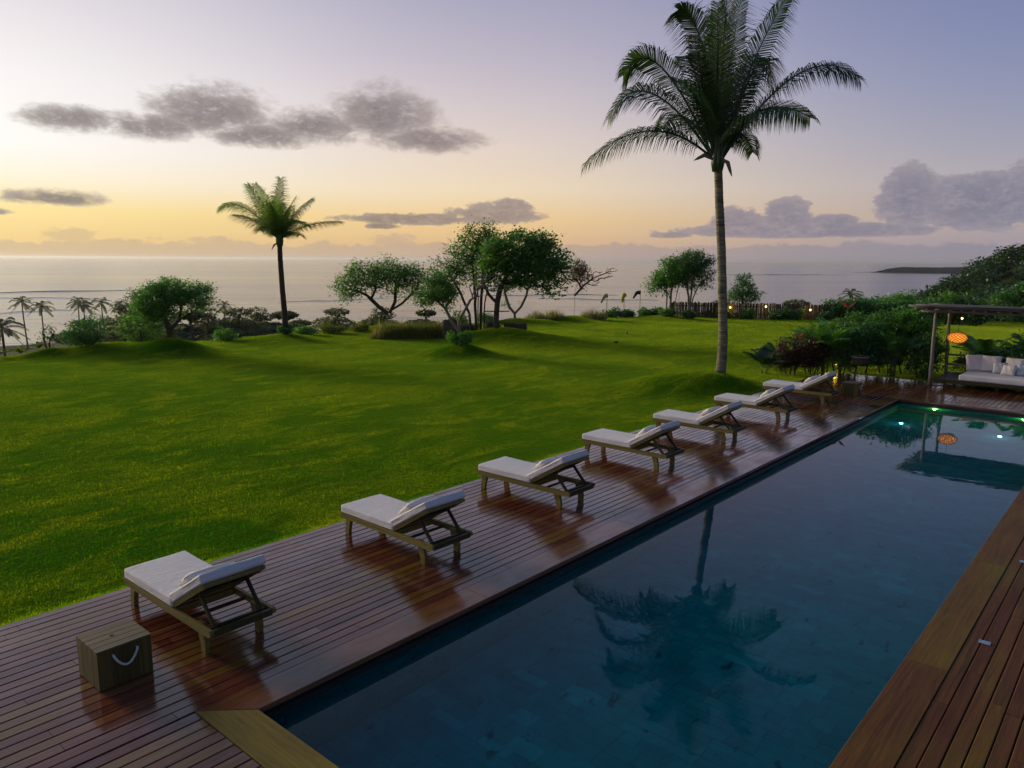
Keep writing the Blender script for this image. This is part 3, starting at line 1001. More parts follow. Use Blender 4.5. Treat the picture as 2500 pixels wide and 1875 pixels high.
# water
mb = MB(); nx_, ny_ = 2, 8
mb.add([(x0 + .001, y0 + .001, WZ), (x1 - .001, y0 + .001, WZ), (x1 - .001, y1 - .001, WZ), (x0 + .001, y1 - .001, WZ)], [(0, 1, 2, 3)])
pw = tag(mb.build('pool_water', M['water']), kind='structure')
if pw.data.polygons[0].normal.z < 0:
    pw.data.flip_normals()

# ================================================================= timber deck
def plank_mesh(name, w, L, t, m, bev=0.006):
    mb = MB()
    prof = [(-w / 2, -t), (w / 2, -t), (w / 2, -bev), (w / 2 - bev, 0), (-w / 2 + bev, 0), (-w / 2, -bev)]
    n = len(prof); vs = []
    for yy in (-L / 2, L / 2):
        vs += [(p[0], yy, p[1]) for p in prof]
    fs = [tuple(range(n - 1, -1, -1)), tuple(range(n, 2 * n))]
    for i in range(n):
        j = (i + 1) % n
        fs.append((i, j, j + n, i + n))
    return mb.add(vs, fs).mesh(name, m)


PL = 3.0
pm = plank_mesh('plank', 0.1375, PL, 0.028, M['deck'])
PITCH = 3.45 / 23


pm2 = plank_mesh('plank', 0.1375, PL, 0.028, M['deckdry'])


def deck(name, xr, yr, seed, pmesh=None):
    rg_ = random.Random(seed)
    xa, xb = xr; ya, yb = yr
    base = MB(); base.box(((xa + xb) / 2, (ya + yb) / 2, -0.10), (xb - xa - .02, yb - ya - .02, 0.12))
    o = tag(base.build(name, M['under']), kind='structure')
    n = int(round((xb - xa) / PITCH))
    p = (xb - xa) / n
    for i in range(n):
        y = ya - rg_.uniform(0, 2.2)
        while y < yb - 0.02:
            L = rg_.uniform(2.3, 4.3)
            y2 = y + L
            if yb - y2 < 0.6: y2 = yb
            a, c_ = max(y, ya), min(y2, yb)
            if c_ - a > 0.02:
                q = link('plank', pmesh or pm, o, (xa + p * (i + .5) + rg_.uniform(-.0012, .0012), (a + c_) / 2, rg_.uniform(-0.0018, 0.0012)),
                         (rg_.uniform(-.0006, .0006), rg_.uniform(-.006, .006), 0))
                q.scale = (1, (c_ - a - 0.004) / PL, 1)
            y = y2
    return o


deck('deck_left', (-10.25, -6.80), (-3.0, 31.3), 1)
deck('deck_front', (-6.79, -3.2), (-1.0, 3.12), 2)
deck('deck_right', (-1.40, 1.0), (3.0, 27.0), 3, pm2)
deck('deck_back', (-6.79, 1.2), (27.07, 31.3), 4)

# pool edge boards
cop = tag(link('pool_edging', None), kind='structure')
CT = 0.006


def coping_piece(poly, m, nm='edge_board'):
    cx = sum(p[0] for p in poly) / len(poly); cy = sum(p[1] for p in poly) / len(poly)
    q = [(p[0] - cx, p[1] - cy) for p in poly]
    # slightly eased top edge
    k = 0.985
    n = len(q)
    vs = [(a, b_, -0.055) for a, b_ in q] + [(a, b_, -0.006) for a, b_ in q]
    ins = []
    for (a, b_) in q:
        L_ = math.hypot(a, b_)
        ins.append((a - 0.005 * np.sign(a), b_ - 0.005 * np.sign(b_), 0.0))
    vs += ins
    fs = [tuple(range(n - 1, -1, -1)), tuple(range(2 * n, 3 * n))]
    for lv in (0, n):
        for i in range(n):
            j = (i + 1) % n
            fs.append((lv + i, lv + j, lv + n + j, lv + n + i))
    o = MB().add(vs, fs).build(nm, m, cop)
    o.location = (cx, cy, CT)
    return o


W_ = 0.43
g_ = 0.004
ys_ = [PY0, 6.9, 10.6, 14.4, 18.1, 22.3, PY1]
for i in range(6):
    a, c_ = ys_[i] + g_ / 2, ys_[i + 1] - g_ / 2
    pl = [(PX0 - W_, a), (PX0, a), (PX0, c_), (PX0 - W_, c_)]
    if i == 0: pl[0] = (PX0 - W_, PY0 - W_ + g_)
    if i == 5: pl[3] = (PX0 - W_, PY1 + W_ - g_)
    coping_piece(pl, M['coping'])
ys_ = [PY0, 5.6, 8.9, 12.7, 16.4, 20.9, PY1]
for i in range(6):
    a, c_ = ys_[i] + g_ / 2, ys_[i + 1] - g_ / 2
    pl = [(PX1, a), (PX1 + W_, a), (PX1 + W_, c_), (PX1, c_)]
    if i == 0: pl[1] = (PX1 + W_, PY0 - W_ + g_)
    if i == 5: pl[2] = (PX1 + W_, PY1 + W_ - g_)
    coping_piece(pl, M['copingdry'])
for (yy, s) in ((PY0, -1), (PY1, 1)):
    pl = [(PX0 + g_, yy), (-4.0, yy), (-4.0, yy + s * W_), (PX0 - W_ + g_, yy + s * W_)]
    coping_piece(pl if s > 0 else pl[::-1], M['copingx'] if s < 0 else M['coping'])
    pl = [(-4.0 + g_, yy), (PX1 - g_, yy), (PX1 + W_ - g_, yy + s * W_), (-4.0 + g_, yy + s * W_)]
    coping_piece(pl if s > 0 else pl[::-1], M['copingx'] if s < 0 else M['coping'])

# ================================================================= sun loungers
def make_lounger(seed):
    L = 2.2; hw = 0.41
    root = thing('sun_lounger', 'x', 'sun lounger')
    rail = MB().prism([(0, .275), (L - .06, .275), (L, .30), (L, .345), (L - .02, .36), (0.02, .36), (0, .345)], 'y', -.022, .022).mesh('side_rail', M['teak'])
    for s in (-1, 1):
        link('side_rail', rail, root, (-L / 2, s * (hw - .022), 0))
    cb = MB().box((0, 0, .315), (.04, 2 * hw - .092, .085)).mesh('crossbar', M['teak'])
    cbd = MB().box((0, 0, .315), (.045, 2 * hw - .09, .075)).mesh('end_bar', M['teakdark'])
    link('crossbar', cb, root, (-L / 2 + .025, 0, 0))
    link('end_bar', cbd, root, (L / 2 - .03, 0, 0))
    link('crossbar', cb, root, (0.22, 0, 0))
    # legs: boards with a bent outline
    legf = MB().prism([(.10, .345), (.215, .345), (.205, .25), (.165, .12), (.15, 0), (.065, 0), (.055, .06), (.075, .17)], 'y', -.029, .029).mesh('leg', M['teak'])
    legh = MB().prism([(1.80, .345), (1.915, .345), (1.955, .22), (1.985, .10), (1.975, 0), (1.885, 0), (1.885, .08), (1.845, .20)], 'y', -.029, .029).mesh('leg', M['teak'])
    for s in (-1, 1):
        link('leg', legf, root, (-L / 2, s * (hw - .075), 0))
        link('leg', legh, root, (-L / 2, s * (hw - .075), 0))
    # seat slats
    sl = MB().box((0, 0, 0), (.09, 2 * hw - .1, .02)).mesh('slat', M['teakdark'])
    for k in range(9):
        link('slat', sl, root, (-L / 2 + .12 + k * .135, 0, .35))
    # backrest raised on its struts
    ang = R(31.0); BL = .90
    back = link('backrest', MB().bar((0, -hw + .05, 0), (BL, -hw + .05, 0), .04, .05).bar((0, hw - .05, 0), (BL, hw - .05, 0), .04, .05)
                .bar((BL - .03, -hw + .072, 0), (BL - .03, hw - .072, 0), .06, .045).bar((.03, -hw + .072, 0), (.03, hw - .072, 0), .06, .045).mesh('backrest', M['teak']), root,
                (-L / 2 + 1.29, 0, .372), (0, -ang, 0))
    bs = MB().box((0, 0, .005), (.085, 2 * hw - .145, .018)).mesh('slat', M['teakdark'])
    for k in range(7):
        link('slat', bs, back, (.115 + k * .107, 0, 0))
    hx, hz = -L / 2 + 1.29, .372
    px_, pz_ = hx + math.cos(ang) * .58, hz + math.sin(ang) * .58
    for s in (-1, 1):
        MB().bar((px_, s * (hw - .12), pz_ - .03), (L / 2 - .12, s * (hw - .12), .32), .032, .045).build('strut', M['teakdark'], root)
    MB().bar((L / 2 - .14, -hw + .045, .325), (L / 2 - .14, hw - .045, .325), .04, .035).build('strut_bar', M['teakdark'], root)
    MB().bar((px_ - .02, -hw + .13, pz_ - .04), (px_ - .02, hw - .13, pz_ - .04), .035, .035).build('strut_bar', M['teakdark'], root)
    MB().bar((L / 2 - .62, -hw + .045, .30), (L / 2 - .62, hw - .045, .30), .04, .03).build('strut_bar', M['teakdark'], root)
    # cushions
    sc_ = rounded_box('seat_cushion', (1.30, .81, .125), .03, M['cushion'], sag=.004, wrinkle=.004, seed=seed, bulge=.010)
    c1 = link('seat_cushion', sc_, root, (-L / 2 + .66, 0, .424))
    def piping(par, lx, ly, z):
        r0 = .03; P = []
        for (cx, cy, a0) in ((lx, ly, 0), (-lx, ly, 90), (-lx, -ly, 180), (lx, -ly, 270)):
            for k in range(5):
                a = R(a0 + 22.5 * k)
                P.append((cx - math.copysign(r0, cx) + r0 * math.cos(a), cy - math.copysign(r0, cy) + r0 * math.sin(a), z))
        P.append(P[0])
        return MB().tube(P, .006, 5).build('piping', M['pillow'], par, True)
    piping(c1, .648, .403, .036); piping(c1, .648, .403, -.042)
    bc = rounded_box('back_cushion', (.93, .80, .115), .032, M['cushion'], sag=.005, wrinkle=.003, seed=seed + 5, bulge=.012)
    n_ = Vector((-math.sin(ang), 0, math.cos(ang))); t_ = Vector((math.cos(ang), 0, math.sin(ang)))
    p = Vector((hx, 0, hz)) + t_ * .475 + n_ * .088
    c2 = link('back_cushion', bc, root, p, (0, -ang, 0))
    piping(c2, .463, .398, .032); piping(c2, .463, .398, -.036)
    pw = pillow_mesh('pillow', .30, .66, .13, M['pillow'], seed)
    p = Vector((hx, 0, hz)) + t_ * .30 + n_ * .19
    link('pillow', pw, root, p, (0, -ang - R(6), 0))
    return root


LSPOT = [4.09, 7.46, 10.75, 14.22, 17.38, 20.82, 24.33]
LLAB = ['nearest white cushioned teak sun lounger, beside the big wooden cube with rope handle',
        'second white cushioned sun lounger along the deck, counted from the large wooden cube',
        'third white cushioned sun lounger along the deck, counted from the large wooden cube',
        'middle one of the seven white cushioned sun loungers in the row on the deck',
        'fifth white cushioned sun lounger along the deck, third from the far end of the row',
        'sixth white cushioned sun lounger along the deck, last but one before the shrubs',
        'farthest white cushioned sun lounger, in front of the small wooden cube near the shrubs']
proto = [make_lounger(3), make_lounger(17)]
rg_ = random.Random(9)
for i, y in enumerate(LSPOT):
    o = proto[i] if i < 2 else copy_tree(proto[i % 2])
    o.location = (-8.60 + (-.04, -.07, -.13, -.16, -.16, -.15, -.15)[i], y, 0.0)
    o.rotation_euler = (0, 0, R((0.3, -0.8, 0.6, -0.4, 1.0, -0.6, 0.3)[i]))
    tag(o, LLAB[i], 'sun lounger', 'row of sun loungers on the deck')
    for ch in o.children:
        if ch.name.startswith('pillow'):
            ch.location.x += rg_.uniform(-.03, .05); ch.location.y += rg_.uniform(-.05, .05)
            ch.rotation_euler.z += rg_.uniform(-.12, .12); ch.rotation_euler.y += rg_.uniform(-.08, .03)

# ================================================================= wooden cube tables
def make_cube(w, h, label, loc, rz, hole=True):
    root = thing('cube_table', label, 'side table', loc, rz, 'wooden cube tables')
    n = 5
    pw = w / n
    tm = MB().box((0, 0, 0), (pw - .009, w, .024)).mesh('top_plank', M['boxwood'])
    for k in range(n):
        link('top_plank', tm, root, (-w / 2 + pw * (k + .5), 0, h - .012 + (k % 2) * .0012))
    sp = w / 4 - .001
    for s, ax in ((-1, 'y'), (1, 'y'), (-1, 'x'), (1, 'x')):
        for k in range(4):
            u = -w / 2 + sp * (k + .5) + .002
            q = MB()
            if ax == 'y':
                q.box((0, 0, 0), (sp - .008, .022, h - .03)); l = (u, s * (w / 2 - .013 - .001 * (k % 2)), (h - .03) / 2 + .003)
            else:
                q.box((0, 0, 0), (.022, sp - .012, h - .03)); l = (s * (w / 2 - .013 - .001 * (k % 2)), u * .93, (h - .03) / 2 + .003)
            link('side_plank', q.mesh('side_plank', M['boxside']), root, l)
    for s in (-1, 1):
        pts = []
        for k in range(13):
            t = k / 12
            u = -.12 + .24 * t
            zz = h - .09 - .13 * math.sin(PI * t) ** 0.8
            pts.append((s * (w / 2 + .018 + .012 * math.sin(PI * t)), u, zz))
        pts = [(s * (w / 2 - .01), -.12, h - .085)] + pts + [(s * (w / 2 - .01), .12, h - .085)]
        MB().tube(pts, .013, 7).build('rope_handle', M['rope'], root, True)
    MB().lathe([(.022, 0), (.022, .002)], 12, (0.0, -.02, h + .0002)).build('finger_hole', M['under'], root)
    return root


make_cube(.55, .43, 'large weathered wooden cube table with white rope handle beside the nearest lounger', (-8.12, 2.92, .004), R(0))
make_cube(.52, .44, 'small wooden cube table with rope handle beside the farthest lounger', (-7.75, 26.2, .004), R(4))

# ================================================================= deck fittings
for i, (x, y) in enumerate(((-1.22, 9.9), (-1.235, 13.1))):
    r_ = thing('deck_plate', ('small steel plate set in the dark deck boards beside the near end of the pool',
                              'small steel plate at the picture edge, farther along the deck than the other')[i], 'metal plate', (x, y, .002), R(2), 'steel plates in the deck')
    MB().prism([(-.06, -.045), (.06, -.045), (.06, .045), (-.06, .045)], 'z', 0, .006).build('plate', M['steel'], r_)
    for s in (-1, 1):
        MB().lathe([(.006, 0), (.005, .0025)], 8, (s * .045, 0, .006)).build('screw', M['under'], r_)


def lamp_light(name, loc, col, energy, rad, parent=None, spot=None):
    ld = bpy.data.lights.new(name, 'SPOT' if spot else 'POINT')
    ld.energy = energy; ld.color = col; ld.shadow_soft_size = rad
    if spot:
        ld.spot_size = spot; ld.spot_blend = .6
    o = bpy.data.objects.new(name, ld); COL.objects.link(o); o.location = loc
    if parent is not None: o.parent = parent
    return o


M['led'] = mat_emit('pool lamp lens', (0.85, 0.75, 1.0, 1), 7.0)
M['ledwall'] = mat_emit('pool wall lamp lens', (1.0, 0.70, 0.30, 1), 16.0)
M['bulb'] = mat_emit('warm bulb', (1.0, 0.62, 0.20, 1), 4.5)
PLAB = ['glowing lamp under the pool edge in front of the pavilion post', 'glowing lamp under the far pool edge at the picture border']
for i, x in enumerate((-5.30, -2.92)):
    r_ = thing('pool_wall_lamp', PLAB[i], 'pool lamp', (x, PY1 + .03, -.225), 0, 'lamps in the far pool wall')
    ring = MB().tube([(0.085 * math.cos(2 * PI * k / 20), -.05, .05 * math.sin(2 * PI * k / 20)) for k in range(21)], .01, 6)
    ring.build('bezel', M['steel'], r_, True)
    MB().prism([(.08 * math.cos(2 * PI * k / 18), .045 * math.sin(2 * PI * k / 18)) for k in range(18)], 'y', -.055, -.03).build('lens', M['ledwall'], r_)
    l = lamp_light('pool_wall_light', (0, -.14, -.02), (1.0, .36, .02), 14.0, .04, r_)
PLAB = ['white glowing lamp on the pool floor under the reflected shrubs', 'white glowing lamp on the pool floor under the reflected roof']
for i, (x, y) in enumerate(((-5.75, 24.5), (-3.22, 24.5))):
    r_ = thing('pool_floor_lamp', PLAB[i], 'pool lamp', (x, y, -d + .03), 0, 'lamps on the pool floor')
    MB().lathe([(.08, 0), (.08, .03), (.06, .04), (.06, .034)], 18).build('bezel', M['steel'], r_, True)
    MB().lathe([(.055, .03), (.05, .045), (.02, .055)], 16).build('lens', M['led'], r_, True)
    lamp_light('pool_floor_light', (0, 0, .16), (.9, .85, 1.0), 2.0, .05, r_)

# ================================================================= pavilion with daybed
def pole(pts, r, seed, parent, name, m, seg=9):
    rg_ = random.Random(seed)
    P = []; Q = []
    a, c_ = Vector(pts[0]), Vector(pts[1]); n = 9
    for i in range(n + 1):
        t = i / n
        P.append(a.lerp(c_, t) + Vector((rg_.uniform(-.012, .012), rg_.uniform(-.012, .012), rg_.uniform(-.006, .006))) * (1 if 0 < i < n else 0))
        Q.append(r * (1 + rg_.uniform(-.06, .06)) * (1.06 - .14 * t))
    return MB().tube(P, Q, seg).build(name, m, parent, True)


pav = thing('pavilion', 'open timber pavilion with a flat roof of grey sticks over the daybed', 'pavilion', (-6.36, 30.66, 0))
pole([(0, 0, 0), (-.02, 0, 2.68)], .062, 1, pav, 'post', M['pole'])
pole([(.10, 1.98, .0), (.03, 1.98, 2.62)], .060, 2, pav, 'post', M['pole'])
pole([(4.4, 0, 0), (4.4, 0, 2.68)], .062, 3, pav, 'post', M['pole'])
pole([(4.4, 1.98, 0), (4.4, 1.98, 2.62)], .060, 4, pav, 'post', M['pole'])
pole([(-.5, -.02, 2.66), (4.9, -.02, 2.66)], .05, 5, pav, 'beam', M['pole'])
pole([(-.5, 2.0, 2.60), (4.9, 2.0, 2.60)], .05, 6, pav, 'beam', M['pole'])
for k, z_ in enumerate((.56, .93)):
    pole([(.06, 1.98, z_), (4.4, 2.0, z_ + .02)], .038, 20 + k, pav, 'back_rail', M['pole'])
pole([(-.10, -.02, .03), (.45, .45, .05)], .03, 27, pav, 'foot_brace', M['pole'])
rg_ = random.Random(77)
for k in range(16):
    x = -.55 + k * .36
    pole([(x, -.55, 2.735 + rg_.uniform(-.01, .01)), (x + rg_.uniform(-.06, .06), 2.5, 2.675 + rg_.uniform(-.01, .01))], .026, 100 + k, pav, 'rafter', M['stick'], 7)
for k in range(84):
    y = -.62 + 3.18 * k / 83 + rg_.uniform(-.015, .015)
    z0 = 2.80 - .022 * y + rg_.uniform(-.018, .035) + (.03 if k < 4 else 0)
    xa = -.62 + rg_.uniform(-.22, .12); xb = 5.1 + rg_.uniform(-.2, .2)
    P = []; n = 12; ph = rg_.uniform(0, 6)
    for i in range(n + 1):
        t = i / n
        P.append((xa + (xb - xa) * t, y + .03 * math.sin(5 * t + ph) + rg_.uniform(-.008, .008), z0 + .028 * math.sin(4.3 * t + ph * 1.7) + rg_.uniform(-.008, .008)))
    MB().tube(P, [.019 * (1 + rg_.uniform(-.3, .3)) for _ in P], 6).build('roof_stick', M['stick'], pav, True)

bed = thing('daybed', 'low wide wooden daybed platform with thick white mattress under the pavilion', 'daybed', (-6.17, 30.28, 0))
pw_ = .145
for k in range(16):
    MB().box((2.0, pw_ * (k + .5), .265), (4.0, pw_ - .006, .03)).build('platform_plank', M['teakdark'], bed)
MB().bar((0, .03, .215), (4.0, .03, .215), .05, .07).build('platform_beam', M['teakdark'], bed)
MB().bar((0, 2.28, .215), (4.0, 2.28, .215), .05, .07).build('platform_beam', M['teakdark'], bed)
for (x, y) in ((.3, .35), (3.7, .35), (.3, 2.0), (3.7, 2.0), (1.9, .35)):
    MB().box((x, y, .09), (.09, .09, .18)).build('leg', M['teakdark'], bed)
link('mattress', rounded_box('mattress', (3.05, 1.95, .19), .05, M['cushion'], sag=.006, seed=8, bulge=.015), bed, (2.28, 1.08, .376))
PIL = [(-5.22, 31.86, .60, .62, .17, 'pillow', 'big square white pillow at the left end of the daybed, leaning on the rails', 72, 32),
       (-4.72, 31.96, .66, .62, .18, 'pillow', 'second big square white pillow on the daybed, half behind a satin pillow', 70, 4),
       (-3.98, 31.96, .66, .60, .18, 'pillow', 'big white back pillow at the picture edge of the daybed', 68, -6),
       (-4.38, 31.66, .46, .44, .16, 'silk', 'small satin scatter pillow leaning in the gap between the big pillows', 62, 14),
       (-4.08, 31.42, .46, .42, .16, 'pillow', 'small white scatter pillow lying foremost on the daybed', 54, -12),
       (-3.66, 31.58, .46, .44, .16, 'silk', 'pale satin scatter pillow beside the foremost one, near the picture edge', 58, 6)]
for i, (x, y, w, h_, t_, mm, lab, tilt, yaw) in enumerate(PIL):
    o = link('pillow', pillow_mesh('pillow', w, h_, t_, M[mm], 30 + i), None)
    z = .475 + math.sin(R(tilt)) * h_ / 2 * .97 + .02
    o.rotation_euler = Euler((R(tilt), 0, R(yaw)), 'XYZ'); o.location = (x, y, z)
    tag(o, lab, 'pillow', 'pillows on the daybed')

# ---- woven lantern
lan = thing('lantern', 'glowing orange woven lantern hanging under the pavilion roof', 'lantern', (-5.74, 31.3, 1.70))


def mat_lantern():
    m, bn = new_mat('lit lantern shade')
    tcn = bn.n('ShaderNodeTexCoord')
    n_ = bn.noise(tcn.outputs['Object'], 9.0, 3.0, 0.6)
    c = bn.ramp(n_, [(0.3, (1.0, 0.20, 0.015, 1)), (0.7, (1.0, 0.42, 0.05, 1))])
    out(bn, bn.n('ShaderNodeEmission', {0: c, 1: 1.5}).outputs[0])
    return m


M['shade'] = mat_lantern()
M['strip'] = mat_plain('lantern cane', (0.40, 0.16, 0.03, 1), 0.6)
prof = [(.03, .20), (.14, .19), (.24, .145), (.305, .07), (.325, 0), (.305, -.07), (.24, -.145), (.14, -.19), (.03, -.20)]
MB().lathe([(r_ * .95, z * .95) for r_, z in prof], 24).build('shade', M['shade'], lan, True)
for k in range(14):
    a = 2 * PI * k / 14
    P = [(r_ * math.cos(a + .35 * i), r_ * math.sin(a + .35 * i), z) for i, (r_, z) in enumerate(prof)]
    MB().tube(P, .011, 5).build('cane_strip', M['strip'], lan)
    P = [(r_ * math.cos(a - .35 * i), r_ * math.sin(a - .35 * i), z) for i, (r_, z) in enumerate(prof)]
    MB().tube(P, .011, 5).build('cane_strip', M['strip'], lan)
MB().tube([(0, 0, .2), (0.005, 0, .6), (0, 0, .96)], .006, 5).build('hanging_cord', M['under'], lan)
MB().tube([(0.08 * math.cos(k * PI / 6), .08 * math.sin(k * PI / 6), .2) for k in range(13)], .008, 5).build('rim', M['strip'], lan)

# ---- planter pot on a stand
pot = thing('plant_pot', 'wide grey rimmed pot on an iron tripod stand among the shrubs', 'plant pot', (-8.85, 30.75, .004))
MB().lathe([(.20, .44), (.26, .50), (.29, .66), (.30, .72), (.325, .73), (.33, .79), (.28, .795), (.27, .74), (.02, .72)], 24).build('bowl', M['stone'], pot, True)
M['glaze'] = mat_plain('pale pot rim', (0.22, 0.18, 0.16, 1), 0.5)
MB().tube([(.315 * math.cos(2 * PI * k / 28), .315 * math.sin(2 * PI * k / 28), .775) for k in range(29)], .03, 7).build('rim', M['glaze'], pot, True)
for k in range(3):
    a = R(20 + 120 * k)
    MB().tube([(.22 * math.cos(a), .22 * math.sin(a), .47), (.26 * math.cos(a), .26 * math.sin(a), .2), (.30 * math.cos(a), .30 * math.sin(a), 0)], .014, 6).build('leg', M['under'], pot)
MB().tube([(.24 * math.cos(2 * PI * k / 20), .24 * math.sin(2 * PI * k / 20), .45) for k in range(21)], .012, 6).build('stand_ring', M['under'], pot)

# ================================================================= windsocks
M['sock_white'] = mat_leaf('grey white windsock cloth', (0.42, 0.38, 0.38, 1), (0.42, 0.38, 0.38, 1), gloss=.02, tgain=1.0)
M['sock_yellow'] = mat_leaf('yellow windsock cloth', (0.50, 0.42, 0.02, 1), (0.50, 0.42, 0.02, 1), gloss=.02, tgain=1.0)
M['sock_navy'] = mat_leaf('navy windsock cloth', (0.03, 0.045, 0.09, 1), (0.03, 0.045, 0.09, 1), gloss=.02, tgain=1.0)
M['polemetal'] = mat_plain('thin metal pole', (0.16, 0.13, 0.12, 1), 0.5, 0.2)
WS = [((-33.15, 49.45), 1.74, 'sock_white', [(.0, -.1, 0), (-.10, -.14, -.02), (-.24, -.1, -.16), (-.36, -.06, -.38), (-.44, -.02, -.58)], 'grey white windsock drooping on a thin pole, leftmost of the three'),
      ((-32.35, 50.65), 1.74, 'sock_yellow', [(.04, -.12, .02), (-.01, -.18, -.02), (-.08, -.12, -.18), (-.12, -.06, -.4), (-.13, -.02, -.58)], 'yellow windsock on a thin pole, between the white and the navy one'),
      ((-31.7, 51.95), 1.84, 'sock_navy', [(.02, -.01, .02), (-.14, -.02, .03), (-.28, -.02, .0), (-.40, -.02, -.20), (-.54, -.02, -.44)], 'dark navy windsock on a thin pole, nearest the clump of trees')]
for (x, y), h_, mm, path, lab in WS:
    r_ = thing('windsock', lab, 'windsock', (x, y, zl(x, y)), facing(x, y), 'windsocks at the lawn edge')
    MB().tube([(0, 0, -.1), (.01, 0, h_ * .6), (0, 0, h_ + .14)], .022, 7).build('pole', M['polemetal'], r_)
    P = [(p[0], p[1], h_ + p[2]) for p in path]
    MB().tube(P, [.165, .155, .13, .10, .065], 14, cap=False).build('sock', M[mm], r_, True)
    c0 = Vector(P[0]); t0 = (Vector(P[1]) - c0).normalized(); s0 = t0.orthogonal().normalized(); u0 = t0.cross(s0)
    MB().tube([c0 + (s0 * math.cos(2 * PI * k / 18) + u0 * math.sin(2 * PI * k / 18)) * .165 for k in range(19)], .012, 6).build('hoop', M['polemetal'], r_, True)

# ================================================================= pale fence and its lamps
FN = [(-30.4, 54.35), (-28.3, 55.8), (-24.0, 58.3), (-21.0, 59.6), (-18.6, 61.0)]
fen = thing('fence', 'grey fence of upright timber pales along the far end of the lawn', 'fence', (FN[0][0], FN[0][1], 0))
rg_ = random.Random(31)
segs = []
for i in range(len(FN) - 1):
    a = Vector((FN[i][0], FN[i][1], 0)); c_ = Vector((FN[i + 1][0], FN[i + 1][1], 0))
    segs.append((a, c_))
pal = MB().prism([(-.055, -.6), (.055, -.6), (.055, 1.1), (0, 1.18), (-.055, 1.1)], 'y', -.014, .014).mesh('pale', M['fence'])
O = Vector((FN[0][0], FN[0][1], 0))
for a, c_ in segs:
    L_ = (c_ - a).length; n = int(L_ / .115); dr = (c_ - a).normalized()
    ang = math.atan2(dr.y, dr.x)
    for k in range(n):
        p = a + dr * (k + .5) * L_ / n - O
        q = link('pale', pal, fen, (p.x, p.y, rg_.uniform(-.07, .05)), (rg_.uniform(-.03, .03), rg_.uniform(-.03, .03), ang + rg_.uniform(-.1, .1)))
        q.scale = (rg_.uniform(.8, 1.1), 1, 1)
    nrm = Vector((-dr.y, dr.x, 0)) * .035
    for z_ in (.25, .85):
        MB().bar(a - O + nrm + Vector((0, 0, z_)), c_ - O + nrm + Vector((0, 0, z_)), .04, .08).build('fence_rail', M['fence'], fen)

GL = [(-28.2, 53.5, .98, 'warm garden lamp glowing on the fence behind the clump of trees'),
      (-26.2, 56.4, .84, 'garden lamp on the fence half hidden by the tall palm trunk'),
      (-23.7, 57.3, .98, 'bright garden lamp on the fence right of the tall palm trunk'),
      (-20.75, 58.6, .80, 'low yellow garden lamp at the end of the fence by the dark hedge'),
      (-11.3, 62.5, .45, 'small warm lamp on the lawn seen between the pavilion posts'),
      (-10.05, 31.75, .34, 'small yellow lamp glinting low among the shrubs behind the loungers')]
for (x, y, h_, lab) in GL:
    z = zl(x, y)
    r_ = thing('garden_lamp', lab, 'garden lamp', (x, y, z), facing(x, y), 'garden lamps')
    MB().tube([(0, 0, -.1), (0, 0, h_ - .07)], .022, 7).build('stem', M['polemetal'], r_)
    s_ = .75 if y > 40 else .5
    MB().lathe([(.05 * s_, h_ - .09 * s_), (.085 * s_, h_ - .04 * s_), (.095 * s_, h_ + .04 * s_), (.06 * s_, h_ + .10 * s_), (.015, h_ + .12 * s_)], 12).build('globe', M['bulb'], r_, True)
    MB().lathe([(.11 * s_, h_ + .105 * s_), (.08 * s_, h_ + .15 * s_), (.01, h_ + .17 * s_)], 12).build('cap', M['polemetal'], r_, True)
    lamp_light('garden_light', (0, .30 if y > 40 else -.2, h_ - .05), (1.0, .58, .05), 11.0 if y > 40 else 3.0, .08, r_)

# ================================================================= birds on the lawn
M['bird'] = mat_plain('black feathers', (0.012, 0.012, 0.014, 1), 0.5, 0.2)
for (x, y, rz, lab) in ((-22.0, 33.8, .6, 'small black bird on the open lawn, the nearer of two'), (-24.5, 38.8, 2.2, 'small black bird on the open lawn, the farther of two')):
    spine = [(-.15, 0, .17), (-.10, 0, .15), (-.06, 0, .13), (0, 0, .115), (.05, 0, .135), (.075, 0, .175), (.095, 0, .185), (.115, 0, .18), (.145, 0, .175)]
    rad = [.012, .02, .04, .055, .05, .032, .032, .02, .003]
    mb = MB().tube(spine, rad, 10)
    for s in (-1, 1):
        mb.tube([(.0, s * .02, .09), (.005, s * .022, .04), (.01, s * .024, 0)], .005, 4)
    o = mb.build('bird', M['bird'], None, True)
    o.location = (x, y, zl(x, y) + .005); o.rotation_euler = (0, 0, rz)
    tag(o, lab, 'bird', 'birds on the lawn')

# ================================================================= stones under the trees
def rock(name, label, cat, loc, size, seed, rz=0, boxy=.5):
    rg_ = random.Random(seed)
    bm = bmesh.new(); bmesh.ops.create_icosphere(bm, subdivisions=4, radius=1.0)
    ph = [rg_.uniform(0, 6) for _ in range(9)]
    for v in bm.verts:
        p = v.co.normalized()
        k = max(abs(p.x), abs(p.y), abs(p.z))
        q = p * (1 - boxy) + p / k * boxy * .85
        r_ = 1 + .10 * math.sin(3 * p.x + ph[0]) * math.sin(3.4 * p.y + ph[1]) + .06 * math.sin(7 * p.z + ph[2] + 3 * p.x) + .03 * math.sin(15 * p.y + ph[3]) * math.sin(13 * p.x + ph[4])
        v.co = Vector((q.x * size[0] * r_, q.y * size[1] * r_, q.z * size[2] * r_))
    me = bpy.data.meshes.new(name); bm.to_mesh(me); bm.free()
    me.polygons.foreach_set('use_smooth', [True] * len(me.polygons)); me.materials.append(M['stone'])
    o = link(name, me, None, loc, (0, 0, rz))
    return tag(o, label, cat)


def onlawn(x, y, dz=0.0):
    return (x, y, zl(x, y) + dz)


